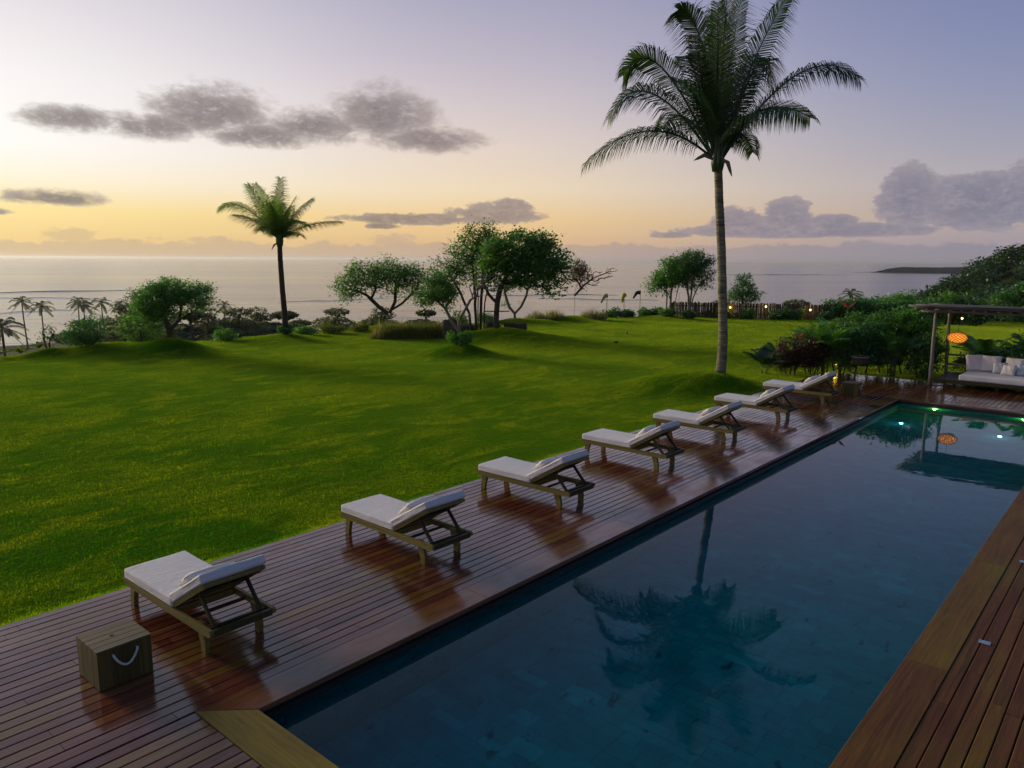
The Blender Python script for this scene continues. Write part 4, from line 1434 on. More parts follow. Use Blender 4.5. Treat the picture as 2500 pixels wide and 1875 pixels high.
rock('boulder', 'tall brown boulder standing at the end of the ornamental grass bed', 'boulder', onlawn(-30.3, 29.7, .42), (.46, .42, .72), 5, .3, .35)
rock('stone_block', 'long low stone block behind the thin stems of the tall tree', 'stone', onlawn(-32.2, 32.6, .16), (1.05, .4, .36), 8, facing(-32, 33), .8)
rock('stone_block', 'squared dark stone block on the grass right of the dense tree trunk', 'stone', onlawn(-28.9, 33.6, .16), (.75, .45, .42), 12, facing(-29, 33.6), .9)
rock('boulder', 'low mossy stone just left of the dense tree trunk', 'boulder', onlawn(-29.5, 32.3, .10), (.5, .4, .30), 15, 1, .5)
bt = thing('tree_shelf', 'thin wooden shelf board fixed round the trunk of the dense tree', 'shelf', onlawn(-28.34, 31.36), facing(-28.3, 31.4))
for k in range(4):
    MB().bar((-.72, -.24 + .13 * k, .92), (.72, -.24 + .13 * k, .93), .12, .03).build('board', M['teakdark'], bt)
MB().bar((-.30, -.28, .895), (-.30, .28, .895), .05, .035).build('batten', M['teakdark'], bt)
MB().bar((.30, -.28, .895), (.30, .28, .895), .05, .035).build('batten', M['teakdark'], bt)

# ================================================================= vegetation
def leaf_arrays(c, size, rg, up=0.6, aspect=0.5, droop=0.15, curl=0.25):
    """kite shaped leaves, two triangles each, folded along the midrib"""
    n = len(c)
    size = np.asarray(size)
    if size.ndim == 0:
        size = np.full(n, float(size))
    L = size * rg.uniform(0.65, 1.25, n)
    d = rg.normal(0, 1, (n, 3)); d[:, 2] = d[:, 2] * 0.5 - droop * 2
    d /= np.linalg.norm(d, axis=1, keepdims=True)
    nn = rg.normal(0, 1, (n, 3)); nn[:, 2] = np.abs(nn[:, 2]) + up * 2
    nn -= (nn * d).sum(1, keepdims=True) * d
    nn /= np.linalg.norm(nn, axis=1, keepdims=True) + 1e-9
    s = np.cross(d, nn)
    w = L * aspect * 0.5
    V = np.empty((n, 4, 3))
    V[:, 0] = c - d * L[:, None] * 0.5
    mid = c + nn * (L * curl * 0.25)[:, None]
    V[:, 1] = mid + s * w[:, None]
    V[:, 2] = c + d * L[:, None] * 0.5
    V[:, 3] = mid - s * w[:, None]
    base = np.arange(n)[:, None] * 4
    T = np.concatenate([base + np.array([[0, 1, 2]]), base + np.array([[0, 2, 3]])], 1).reshape(-1, 3)
    return V.reshape(-1, 3), T


def sample_blobs(blobs, n, rg, shell=0.5):
    w = np.array([bl[3] * bl[4] * bl[5] * (bl[6] if len(bl) > 6 else 1.0) for bl in blobs]); w = w / w.sum()
    idx = rg.choice(len(blobs), n, p=w)
    B = np.array([bl[:6] for bl in blobs])[idx]
    u = rg.normal(0, 1, (n, 3)); u /= np.linalg.norm(u, axis=1, keepdims=True)
    r = rg.uniform(0, 1, n) ** (1 / 3.0)
    r = r * (1 - shell) + shell * rg.uniform(0.55, 1.05, n)
    return B[:, :3] + u * r[:, None] * B[:, 3:6]


def grow(trunks, tips, rg, step=0.35, wander=0.10, pathw=0.35, lift=0.12):
    """join every tip to the nearest suitable point of the growing skeleton"""
    pos = []; par = []; plen = []
    for tr in trunks:
        prev = -1
        for k in range(len(tr) - 1):
            a = np.array(tr[k], float); c = np.array(tr[k + 1], float)
            m = max(1, int(np.linalg.norm(c - a) / step))
            for i in range(0 if k == 0 else 1, m + 1):
                p = a + (c - a) * i / m + (rg.normal(0, wander * 0.15, 3) if 0 < i < m else 0)
                pos.append(p); par.append(prev)
                plen.append(0 if prev < 0 else plen[prev] + np.linalg.norm(p - pos[prev]))
                prev = len(pos) - 1
    ntrunk = len(pos)
    root = pos[0]
    tips = np.array(tips)
    order = np.argsort(np.linalg.norm(tips - np.array(trunks[0][-1]), axis=1) + 0.3 * rg.rand(len(tips)))
    P = np.zeros((len(pos) + len(tips) * 14, 3)); P[:len(pos)] = pos
    PL_ = np.zeros(len(P)); PL_[:len(pos)] = plen
    n = len(pos)
    low = set(i for i in range(ntrunk) if P[i][2] < min(t[-1][2] for t in trunks) * 0.45)
    pen = np.zeros(len(P))
    for i in low:
        pen[i] = 50
    ends = []
    for ti in order:
        t = tips[ti]
        dv = np.linalg.norm(P[:n] - t, axis=1)
        down = np.maximum(0, P[:n, 2] - t[2])
        cost = dv + pathw * PL_[:n] * 0.5 + pen[:n] + down * 0.4
        j = int(np.argmin(cost))
        a = P[j].copy(); L = np.linalg.norm(t - a)
        m = max(1, min(12, int(L / step)))
        prev = j
        for i in range(1, m + 1):
            f = i / m
            p = a + (t - a) * f
            p = p + np.array([0, 0, -lift * L * 4 * f * (1 - f) * 0.5])
            if i < m: p = p + rg.normal(0, wander * min(L, 1.0) * 0.35, 3)
            P[n] = p; par.append(prev); PL_[n] = PL_[prev] + np.linalg.norm(p - P[prev])
            prev = n; n += 1
        ends.append(prev)
    P = P[:n]
    cnt = np.zeros(n); 
    for e in ends: cnt[e] += 1
    for i in range(n - 1, -1, -1):
        if par[i] >= 0: cnt[par[i]] += cnt[i]
    cnt = np.maximum(cnt, 1)
    return P, par, cnt, ends


def branch_mesh(name, P, par, cnt, r_tip, expo, m, r_base=None, flare=True, minr=0.0, seg_max=9):
    mb = MB()
    n = len(P)
    rad = r_tip * cnt ** expo
    if r_base is not None:
        k = r_base / rad.max()
        rad = np.maximum(rad * k, r_tip)
    rad = np.maximum(rad, minr)
    kids = [[] for _ in range(n)]
    for i in range(n):
        if par[i] >= 0: kids[par[i]].append(i)
    starts = [(i, None) for i in range(n) if par[i] < 0]
    while starts:
        i, pr = starts.pop()
        chain = [] if pr is None else [pr]
        while True:
            chain.append(i)
            ks = kids[i]
            if not ks: break
            ks = sorted(ks, key=lambda q: -cnt[q])
            for q in ks[1:]: starts.append((q, i))
            i = ks[0]
        if len(chain) < 2: continue
        rr = [rad[c] for c in chain]
        if pr is not None: rr[0] = min(rr[0], rad[chain[1]] * 1.15)
        rr[-1] *= 0.5
        sg = 4 if rr[0] < 0.03 else (6 if rr[0] < 0.07 else seg_max)
        mb.tube([P[c] for c in chain], rr, sg, cap=False)
    return mb.mesh(name, m, True)


def make_tree(name, label, cat, loc, trunks, blobs, n_tips, n_leaf, leaf, leaf_mat, bark, seed, r_base=0.12, spread=0.28, shell=0.5, group=None,
              up=0.6, aspect=0.55, bare=None, rot=None, dz=0.0, tipr=0.008, expo=0.42, lift=0.12, trunkname='trunk', extra_leaf=None):
    rg = np.random.RandomState(seed)
    x, y = loc
    root = thing(name, label, cat, (x, y, zl(x, y) - 0.03 + dz), facing(x, y) if rot is None else rot, group)
    tips = sample_blobs(blobs, n_tips, rg, shell)
    allt = tips
    if bare is not None:
        bt_ = sample_blobs(bare[0], bare[1], rg, 0.6)
        allt = np.concatenate([tips, bt_])
    P, par, cnt, ends = grow(trunks, allt, rg, lift=lift)
    link(trunkname, branch_mesh(trunkname, P, par, cnt, tipr, expo, bark, r_base), root)
    c = tips[rg.randint(0, len(tips), n_leaf)] + rg.normal(0, 1, (n_leaf, 3)) * np.array([spread, spread, spread * 0.7])
    if extra_leaf is not None:
        c = np.concatenate([c, sample_blobs(extra_leaf[0], extra_leaf[1], rg, 0.3)])
    v, t = leaf_arrays(c, leaf, rg, up, aspect)
    link('crown', npmesh('crown', v, t, leaf_mat), root)
    return root


# ---------------------------------------------------------------- palms
def frond_mesh(name, P0, P1, P2, n, leaf, width, roll, seed, m, rachis_r=0.035, droop=0.55, start=0.13, vee=0.25):
    rg_ = random.Random(seed)
    P0, P1, P2 = Vector(P0), Vector(P1), Vector(P2)
    vs = []; fs = []

    def pt(t): return P0 * (1 - t) ** 2 + P1 * (2 * t * (1 - t)) + P2 * t * t

    def tg(t): return ((P1 - P0) * (1 - t) + (P2 - P1) * t).normalized()
    B0 = None
    chord = (P2 - P0)
    side0 = chord.cross(Vector((0, 0, 1)))
    if side0.length < 0.15 * chord.length:
        side0 = (P1 - P0).cross(P2 - P1)
    if side0.length < 1e-4: side0 = Vector((1, 0, 0))
    side0.normalize()
    # rachis
    mb = MB()
    pr = [pt(i / 14) for i in range(15)]
    mb.tube(pr, [rachis_r * (1.25 - 1.13 * (i / 14)) for i in range(15)], 5)
    for i in range(n):
        t = start + (1 - start) * (i + 0.5) / n
        T = tg(t); p = pt(t)
        Bv = side0 - T * side0.dot(T); Bv.normalize()
        N = Bv.cross(T)
        if N.z < 0: N = -N
        q = Matrix.Rotation(roll, 3, T)
        Bv = q @ Bv; N = q @ N
        prof = (0.45 + 0.55 * math.sin(PI * min(1.0, (t - start) / (1 - start) * 1.15 + 0.12))) if t < 0.82 else None
        f = (t - start) / (1 - start)
        prof = math.sin(PI * (0.16 + 0.74 * f)) ** 0.75
        for s in (-1, 1):
            L = leaf * prof * rg_.uniform(0.85, 1.12) + 0.04
            sw = 0.35 + 0.55 * f + rg_.uniform(-.08, .08)
            dr = (T * sw + Bv * s * (1 - 0.25 * f) + N * (vee * (1 - f) + rg_.uniform(-.12, .12))).normalized()
            dwn = Vector((0, 0, -1))
            p1 = p + dr * L * 0.45 + dwn * L * 0.10 * droop
            d2 = (dr * (1 - 0.45 * droop) + dwn * droop * rg_.uniform(.7, 1.25)).normalized()
            p2 = p1 + d2 * L * 0.5
            wv = dr.cross(N)
            wv = wv.normalized() if wv.length > 1e-5 else T
            w = width * rg_.uniform(.85, 1.15)
            o = len(vs)
            vs += [p - wv * w * .35, p + wv * w * .35, p1 + wv * w * .5, p1 - wv * w * .5, p2]
            fs += [(o, o + 1, o + 2, o + 3), (o + 3, o + 2, o + 4)]
    mb.add(vs, fs)
    me = bpy.data.meshes.new(name)
    me.from_pydata(mb.v, [], mb.f)
    me.materials.append(m)
    return me


def palm_trunk(path, r0, r1, n, m, seed, ringstep=0.11, flare=1.45):
    rg_ = random.Random(seed)
    P = []; Q = []
    pts = [Vector(p) for p in path]
    tot = len(pts) - 1
    for i in range(n + 1):
        t = i / n * tot
        k = min(int(t), tot - 1); f = t - k
        p0 = pts[max(k - 1, 0)]; p1 = pts[k]; p2 = pts[k + 1]; p3 = pts[min(k + 2, tot)]
        p = 0.5 * ((2 * p1) + (p2 - p0) * f + (2 * p0 - 5 * p1 + 4 * p2 - p3) * f * f + (-p0 + 3 * p1 - 3 * p2 + p3) * f ** 3)
        g = i / n
        r = r0 + (r1 - r0) * g ** 0.8
        r *= 1 + (flare - 1) * math.exp(-p.z / 0.25)
        r *= (1.035 if i % 2 else 0.985) * (1 + rg_.uniform(-.012, .012))
        P.append(p + Vector((rg_.uniform(-.006, .006), rg_.uniform(-.006, .006), 0))); Q.append(r)
    return MB().tube(P, Q, 16).mesh('trunk', m, True)


def quad_through(tip, apex, t=0.55):
    """control point so that the curve from the origin to tip passes apex at t"""
    tip = Vector(tip); apex = Vector(apex)
    return (apex - tip * t * t) / (2 * t * (1 - t))


# big palm, coordinates: x to the right, z up, y away from the terrace
bx, by = -12.0, 25.3
bz = zl(bx, by)
palm = thing('coconut_palm', 'tall coconut palm with ringed trunk rising beside the far loungers', 'palm tree', (bx, by, bz - .05), facing(bx, by))
TOP = Vector((-.45, 0, 7.5))
link('trunk', palm_trunk([(0, 0, 0), (.03, 0, 1.2), (-.06, .02, 2.8), (-.22, 0, 4.9), (-.36, 0, 6.4), (-.44, 0, 7.55)], .172, .135, 120, M['trunk'], 2, flare=1.22), palm)
S_ = 0.339 * 28.0 / 1850 * 0.90
BF = [  # tip (x,z), apex (x,z), depth of tip, roll
    ((85, 1130), (470, 905), -0.6, 0.15), ((215, 770), (470, 585), 0.5, -0.5), ((365, 520), (560, 400), -0.9, 0.55), ((775, 300), (850, 420), 1.2, -0.3),
    ((740, 70), (890, 240), -0.5, 0.5), ((960, -40), (985, 400), 1.6, 0.2), ((1060, -150), (1040, 380), -1.0, -0.5), ((1150, -60), (1090, 450), 0.4, 0.6),
    ((1445, 5), (1240, 420), -0.2, -0.6), ((1385, 570), (1300, 380), 1.5, 0.3), ((1930, 620), (1610, 520), -0.8, 0.35), ((1690, 760), (1380, 720), 2.2, -0.3),
    ((1480, 880), (1260, 830), -2.6, 0.2), ((1010, 190), (1020, 520), -2.6, 0.1), ((880, 380), (930, 600), -2.4, -0.2),
    ((1230, 340), (1160, 590), 2.6, 0.4), ((600, 780), (760, 740), 2.8, 0.2), ((1280, 1000), (1180, 900), 2.4, 0.0), ((960, 160), (1000, 520), 2.4, -0.6),
    ((720, 640), (850, 660), -2.8, -0.2)]
for i, (tp, ap, dep, rl) in enumerate(BF):
    tip = Vector(((tp[0] - 1040) * S_, dep, (1120 - tp[1]) * S_)); apx = Vector(((ap[0] - 1040) * S_, dep * .42, (1120 - ap[1]) * S_))
    ctl = quad_through(tip, apx, .6)
    L = tip.length
    fm = frond_mesh('frond', (0, 0, 0), ctl, tip, int(74 + 9 * L), 1.28 if L > 3 else 1.0, .032, rl * 1.5, 40 + i, M['frond'], .04, .95 if abs(rl) < .4 else .75)
    a = Vector((ctl.x, ctl.y, 0)); a = a.normalized() * .11 if a.length > .2 else Vector((0, 0, 0))
    link('frond', fm, palm, TOP + a + Vector((0, 0, -.05)))
rg_ = random.Random(5)
for k in range(9):     # leaf bases wrapping the top of the trunk
    a = 2 * PI * k / 9 + rg_.uniform(-.2, .2)
    u = Vector((math.cos(a), math.sin(a), 0))
    MB().tube([TOP + u * .13 + Vector((0, 0, -.42)), TOP + u * .17 + Vector((0, 0, -.1)), TOP + u * .12 + Vector((0, 0, .35)), TOP + u * .22 + Vector((0, 0, .85))], [.05, .075, .055, .03], 7).build('leaf_base', M['frond_lit'], palm, True)
for (p0, p1, p2) in (((-.10, -.1, -.05), (-.45, -.2, .12), (-.80, -.25, -.06)), ((.12, -.12, -.02), (.34, -.18, -.15), (.50, -.2, -.62))):
    q = [TOP + Vector(p0), TOP + Vector(p1), TOP + Vector(p2)]
    MB().tube([q[0], q[0].lerp(q[1], .6), q[1], q[1].lerp(q[2], .6), q[2]], [.03, .06, .075, .05, .01], 7).build('dry_spathe', M['husk'], palm, True)

# smaller palm out at the lawn's edge
sx_, sy_ = -36.7, 23.3
sp = thing('coconut_palm', 'slender coconut palm alone at the lawn edge against the yellow sky', 'palm tree', (sx_, sy_, zl(sx_, sy_) - .05), facing(sx_, sy_))
TOP2 = Vector((-.12, 0, 5.1))
M['trunkdark'] = mat_plain('dark palm trunk', (0.075, 0.055, 0.035, 1), .85, .4, 8.0, .2, .6)
link('trunk', palm_trunk([(0, 0, 0), (-.02, 0, 1.2), (-.08, 0, 2.6), (-.12, 0, 4.0), (-.12, 0, 5.15)], .165, .125, 90, M['trunkdark'], 6, flare=1.1), sp)
S2 = 0.2592 * 43.5 / 1850 * 0.98
SF = [((225, 345), (400, 325), -.4, .3), ((320, 385), (480, 440), 1.2, -.2), ((465, 140), (590, 370), -.3, .5), ((525, 115), (640, 330), .8, -.4), ((748, 70), (720, 330), .2, .6),
      ((880, 205), (790, 370), 1.2, -.5), ((1010, 250), (870, 380), -.6, .4), ((975, 470), (880, 440), 1.6, .2), ((1262, 440), (1010, 470), -.3, .2), ((560, 540), (610, 500), -1.6, 0),
      ((690, 250), (700, 400), -1.8, .2), ((760, 270), (740, 400), 1.8, .3), ((640, 300), (670, 420), -1.5, -.3), ((830, 330), (790, 440), -1.8, .1), ((610, 380), (640, 460), 1.9, .3), ((900, 560), (830, 540), 1.4, .1)]
for i, (tp, ap, dep, rl) in enumerate(SF):
    tip = Vector(((tp[0] - 715) * S2, dep, (620 - tp[1]) * S2)); apx = Vector(((ap[0] - 715) * S2, dep * .4, (620 - ap[1]) * S2))
    ctl = quad_through(tip, apx, .6)
    L = tip.length
    link('frond', frond_mesh('frond', (0, 0, 0), ctl, tip, int(64 + 9 * L), .92, .030, rl * 1.3, 140 + i, M['frond_lit'], .03, .6), sp, TOP2)
for k in range(7):
    a = 2 * PI * k / 7
    u = Vector((math.cos(a), math.sin(a), 0))
    MB().tube([TOP2 + u * .12 + Vector((0, 0, -.3)), TOP2 + u * .15, TOP2 + u * .12 + Vector((0, 0, .3)), TOP2 + u * .2 + Vector((0, 0, .6))], [.04, .06, .05, .02], 6).build('leaf_base', M['frond_lit'], sp, True)
MB().tube([TOP2 + Vector((-.1, -.1, -.1)), TOP2 + Vector((-.3, -.12, -.25)), TOP2 + Vector((-.42, -.12, -.5))], [.03, .05, .01], 6).build('dry_spathe', M['husk'], sp, True)


def ring_shrub(name, label, loc, r, h, n, leaf, lm, seed, cat='shrub', dz=0.0, group=None, up=.5, aspect=.45):
    rg = np.random.RandomState(seed)
    root = thing(name, label, cat, (loc[0], loc[1], zl(*loc) - .02 + dz), facing(*loc), group)
    bl = [(0, 0, h * .35, r * .8, r * .8, h * .42)]
    for _ in range(7):
        a_ = rg.uniform(0, 6.28); q_ = rg.uniform(.25, .8) * r; k_ = rg.uniform(.45, 1.05)
        bl.append((q_ * math.cos(a_), q_ * math.sin(a_), h * k_ * .62, r * rg.uniform(.22, .42), r * rg.uniform(.22, .42), h * k_ * .42))
    c = sample_blobs(bl, n, rg, .5)
    c += rg.normal(0, .05, c.shape)
    c[:, 2] = np.maximum(c[:, 2], 0.03)
    v, t = leaf_arrays(c, leaf, rg, up, aspect)
    link('foliage', npmesh('foliage', v, t, lm), root)
    mb = MB()
    for k in range(10):
        a = rg.uniform(0, 6.28); q = rg.uniform(.3, .8)
        mb.tube([(0.1 * r * math.cos(a), .1 * r * math.sin(a), -.05), (.45 * q * r * math.cos(a), .45 * q * r * math.sin(a), h * .4), (q * r * math.cos(a), q * r * math.sin(a), h * .8)], [.018, .012, .005], 5)
    mb.build('stems', M['bark'], root)
    return root


ring_shrub('ring_shrub', 'low dark leafy collar of plants around the slender palm foot', (-36.7, 23.25), .42, .62, 900, .15, M['leaf_dark'], 3)

# ---------------------------------------------------------------- garden trees
make_tree('garden_tree', 'spreading dark green tree with a side limb on a mound at the lawn edge', 'tree', (-35.7, 16.4),
          [[(0, 0, 0), (.02, 0, .35), (-.08, .05, .8), (-.25, .1, 1.2)], [(.05, 0, .35), (.45, -.05, .85), (1.0, 0, 1.15), (1.5, .1, 1.5)]],
          [(-.55, 0, 1.75, 1.0, 1.0, .75, 1.2), (.25, 0, 2.25, 1.0, 1.0, .55, 1.2), (1.35, .1, 1.95, .85, .8, .6, 1), (-1.0, 0, 1.15, .6, .6, .55, .8), (.3, 0, 1.6, .7, .7, .5, .7), (-.4, 0, .8, .55, .5, .45, .8)],
          280, 14000, .13, M['leaf_bright'], M['bark'], 21, .12, .2, shell=.3, expo=.5)
make_tree('bare_tree', 'leafless reddish twig bush showing at the edge of the spreading dark green tree', 'tree', (-37.6, 15.9),
          [[(0, 0, 0), (0, 0, .5), (-.1, 0, 1.0)]], [(-.2, 0, 1.85, .8, .6, .55)], 130, 60, .09, M['leaf_red'], M['twig'], 22, .05, .15, tipr=.007, expo=.34)
make_tree('garden_tree', 'broad open tree with low forked limbs behind the ornamental grass bed', 'tree', (-37.6, 31.2),
          [[(0, 0, 0), (.12, 0, .5), (.25, 0, 1.0)], [(.12, 0, .75), (-.45, .1, 1.15), (-1.2, 0, 1.9), (-2.0, 0, 2.3)], [(.2, 0, .8), (.55, -.1, 1.5), (.6, 0, 2.3)], [(.25, 0, .95), (1.0, 0, 1.4), (1.9, .1, 2.3)]],
          [(-2.3, 0, 2.5, .85, 1.0, .75, 1), (-1.2, 0, 3.25, 1.1, 1.1, .75, 1), (.1, 0, 3.4, 1.2, 1.2, .75, 1), (1.3, 0, 3.1, 1.1, 1.1, .85, 1), (2.2, 0, 2.6, .85, .9, .9, .9), (-.2, 0, 2.6, 1.2, 1.0, .5, .5), (-2.5, 0, 1.9, .5, .6, .55, .8), (2.5, 0, 1.8, .6, .6, .6, .8), (1.1, 0, 2.2, .8, .8, .5, .5), (-1.3, 0, 2.3, .8, .8, .5, .5)],
          330, 9500, .165, M['leaf_mid'], M['bark'], 23, .12, .30, shell=.3, expo=.5)
make_tree('garden_tree', 'tallest tree of the middle group, with many thin upright stems', 'tree', (-30.7, 32.2),
          [[(0, 0, 0), (-.05, 0, 1.2), (-.1, 0, 2.6), (-.2, 0, 4.2)], [(.25, .1, 0), (.28, .1, 1.4), (.35, 0, 2.8), (.5, 0, 4.4)], [(.45, .2, 0), (.5, .1, 1.6), (.8, 0, 3.2)], [(-.3, 0, 0), (-.4, 0, 1.0), (-.9, 0, 2.2), (-1.5, 0, 3.2)], [(.1, .3, 0), (.12, .3, 2), (0, .3, 3.4)]],
          [(.2, 0, 5.2, 1.0, 1.0, .75, 1), (-.6, 0, 4.6, 1.1, 1.0, .8, 1), (.9, 0, 5.0, .8, .8, .8, 1), (-1.7, 0, 3.7, .9, .9, .75, 1), (-.4, 0, 5.6, .5, .5, .4, .8), (.5, 0, 5.95, .6, .5, .35, .8), (-2.3, 0, 3.3, .5, .5, .7, .8), (-1.6, 0, 2.6, 1.0, .7, .7, .8), (-.2, 0, 3.8, 1.1, 1, .9, .8), (-2.4, 0, 2.4, .7, .6, .6, .8), (-1.0, 0, 3.2, .9, .8, .6, .7), (1.0, 0, 4.0, .9, .8, .8, .7)],
          340, 9500, .155, M['leaf_mid'], M['bark'], 24, .085, .24, shell=.3, tipr=.008, expo=.36)
make_tree('garden_tree', 'dense dark round crowned tree on the broad mound with a shelf on its trunk', 'tree', (-28.34, 31.36),
          [[(0, 0, 0), (.0, 0, .9), (.05, 0, 1.5), (.2, 0, 2.2), (.6, 0, 3.0)], [(.05, 0, 1.4), (-.45, 0, 1.9), (-.7, 0, 2.5)]],
          [(1.3, 0, 4.2, 1.6, 1.6, 1.1, 1), (2.4, 0, 3.9, 1.4, 1.4, 1.15, 1), (.3, 0, 4.0, 1.2, 1.3, 1.0, 1), (3.2, 0, 3.0, .85, 1.1, .9, 1), (1.9, 0, 3.0, 1.5, 1.4, .8, 1), (.5, 0, 2.9, 1.0, 1.2, .7, .8), (2.9, 0, 2.1, .8, .8, .45, .8), (2.1, 0, 4.9, .9, .9, .4, 1), (-.4, 0, 3.3, .7, .9, .7, .8), (3.7, 0, 3.7, .45, .6, .4, 1), (-.1, 0, 4.7, .55, .6, .4, 1), (3.0, 0, 4.8, .45, .5, .35, 1), (1.0, 0, 5.2, .5, .5, .3, 1), (3.6, 0, 2.3, .4, .5, .3, 1), (-.9, 0, 2.8, .5, .6, .5, 1)],
          420, 14000, .18, M['leaf_mid'], M['bark'], 25, .155, .25, aspect=.75, shell=.4)
make_tree('garden_tree', 'slender pale forked tree rising from a leafy collar on its own small mound', 'tree', (-25.35, 25.55),
          [[(0, 0, 0), (-.08, 0, .6), (-.12, 0, 1.05), (.15, 0, 1.55), (.45, 0, 2.1)], [(-.05, 0, .5), (-.45, 0, 1.1), (-.75, 0, 1.7), (-1.2, 0, 2.1)]],
          [(-1.0, 0, 2.5, .75, .7, .55, 1), (-1.7, 0, 2.1, .5, .5, .35, 1), (-.6, 0, 1.9, .4, .4, .35, .6), (-1.15, 0, 3.0, .5, .5, .3, .8), (-.1, 0, 1.35, .3, .3, .2, .5)],
          170, 3600, .135, M['leaf_mid'], M['barkpale'], 26, .075, .16, bare=([(1.1, 0, 2.9, 1.0, .7, .5), (.7, 0, 2.5, .6, .5, .4), (1.8, 0, 2.6, .5, .5, .4)], 90), tipr=.007, expo=.36)
ring_shrub('ring_shrub', 'thick bright leafy collar around the foot of the slender forked tree', (-25.3, 25.45), .62, .62, 1500, .17, M['leaf_bright'], 4, dz=-.02)
make_tree('garden_tree', 'small tree with bare V shaped limbs standing behind the dense tree', 'tree', (-34.7, 40.3),
          [[(0, 0, 0), (0, 0, .35), (-.35, 0, .75), (-.62, 0, 1.5), (-.75, 0, 2.2)], [(0, 0, .35), (.45, 0, .85), (.8, 0, 1.6), (1.0, 0, 2.4)]],
          [(-.7, 0, 2.4, .8, .7, .5), (.9, 0, 2.5, .8, .7, .5), (-.5, 0, 1.0, .3, .3, .3, .4), (.2, 0, .9, .3, .3, .3, .4)], 90, 1200, .16, M['leaf_mid'], M['barkpale'], 27, .10, .2)
make_tree('garden_tree', 'thin leaning tree with one bare branching arm, left of the windsocks', 'tree', (-33.8, 46.1),
          [[(0, 0, 0), (.05, 0, .8), (-.02, 0, 1.6), (.15, 0, 2.4)], [(.0, 0, 1.5), (.7, 0, 2.3), (1.5, 0, 2.9), (2.3, 0, 3.2)]],
          [(.35, 0, 3.6, .65, .6, .6, 1), (-.1, 0, 3.0, .55, .5, .6, 1), (.75, 0, 3.1, .5, .5, .5, .8), (.5, 0, 2.3, .5, .4, .5, .6)], 130, 1500, .145, M['leaf_red'], M['twig'], 28, .085, .17,
          bare=([(1.9, 0, 3.0, 1.0, .4, .35), (2.6, 0, 3.4, .7, .3, .25), (1.4, 0, 2.5, .7, .3, .35)], 110), tipr=.009, expo=.34,
          extra_leaf=([(.2, 0, 3.3, .6, .5, .8)], 300))
make_tree('garden_tree', 'multi stemmed leafy tree at the fence, left half of the far clump', 'tree', (-29.3, 51.9),
          [[(0, 0, 0), (.0, 0, 1.1), (-.1, 0, 2.2)], [(.3, 0, 0), (.3, 0, 1.4), (.4, 0, 2.6)], [(.55, 0, 0), (.7, 0, 1.5), (.9, 0, 2.6)], [(.1, 0, 0), (.35, 0, .9), (.05, 0, 1.8), (-.7, 0, 2.3)], [(.8, .1, 0), (.95, .1, 1.8)]],
          [(.2, 0, 3.1, 1.0, 1.0, .9, 1), (-.7, 0, 2.7, .7, .7, .6, 1), (.9, 0, 3.3, .9, .9, .9, 1), (-1.3, 0, 2.2, .45, .45, .35, .8), (.2, 0, 4.0, .7, .7, .5, 1), (-.2, 0, 2.2, .8, .7, .5, .8), (-1.0, 0, 1.6, .35, .3, .35, .6)],
          280, 8500, .18, M['leaf_bright'], M['barkpale'], 29, .075, .25, tipr=.009, expo=.36)
make_tree('garden_tree', 'round crowned tree with thin splayed stems, right half of the far clump', 'tree', (-27.6, 52.4),
          [[(0, 0, 0), (-.05, 0, .9), (-.2, 0, 2.0), (-.3, 0, 3.0)], [(.05, 0, .5), (.2, 0, 1.5), (.6, 0, 2.5)], [(0, 0, .4), (.05, 0, 1.6), (.1, 0, 2.8)]],
          [(0, 0, 4.2, 1.1, 1.1, 1.0, 1.2), (.7, 0, 3.6, 1.0, 1.0, 1.0, 1), (-.7, 0, 3.7, .9, .9, .9, 1), (.3, 0, 2.8, 1.0, .9, .7, .8), (1.2, 0, 2.7, .5, .5, .4, .7), (1.2, 0, 4.4, .5, .5, .4, .7)],
          280, 8200, .17, M['leaf_dark'], M['barkpale'], 30, .08, .2, tipr=.009, expo=.36)
ring_shrub('ring_shrub', 'bushy dark collar of leaves at the foot of the round far tree', (-27.55, 52.3), .62, .75, 1300, .17, M['leaf_dark'], 41)
ring_shrub('ring_shrub', 'leafy collar round the many stems of the far clump', (-29.1, 51.7), .85, .70, 1500, .17, M['leaf_mid'], 42)
make_tree('garden_tree', 'small pointed dark tree standing at the fence right of the tall palm trunk', 'tree', (-25.2, 56.2),
          [[(0, 0, 0), (.03, 0, .9), (.05, 0, 2.0), (.08, 0, 3.0)]],
          [(.1, 0, 3.1, .5, .5, .45, 1), (.1, 0, 2.4, .9, .8, .5, 1), (.3, 0, 1.7, 1.1, 1.0, .45, 1), (-.6, 0, 1.8, .6, .6, .5, 1), (1.0, 0, 1.9, .55, .5, .3, .8)],
          170, 3800, .19, M['leaf_dark'], M['bark'], 31, .07, .19, aspect=.4)

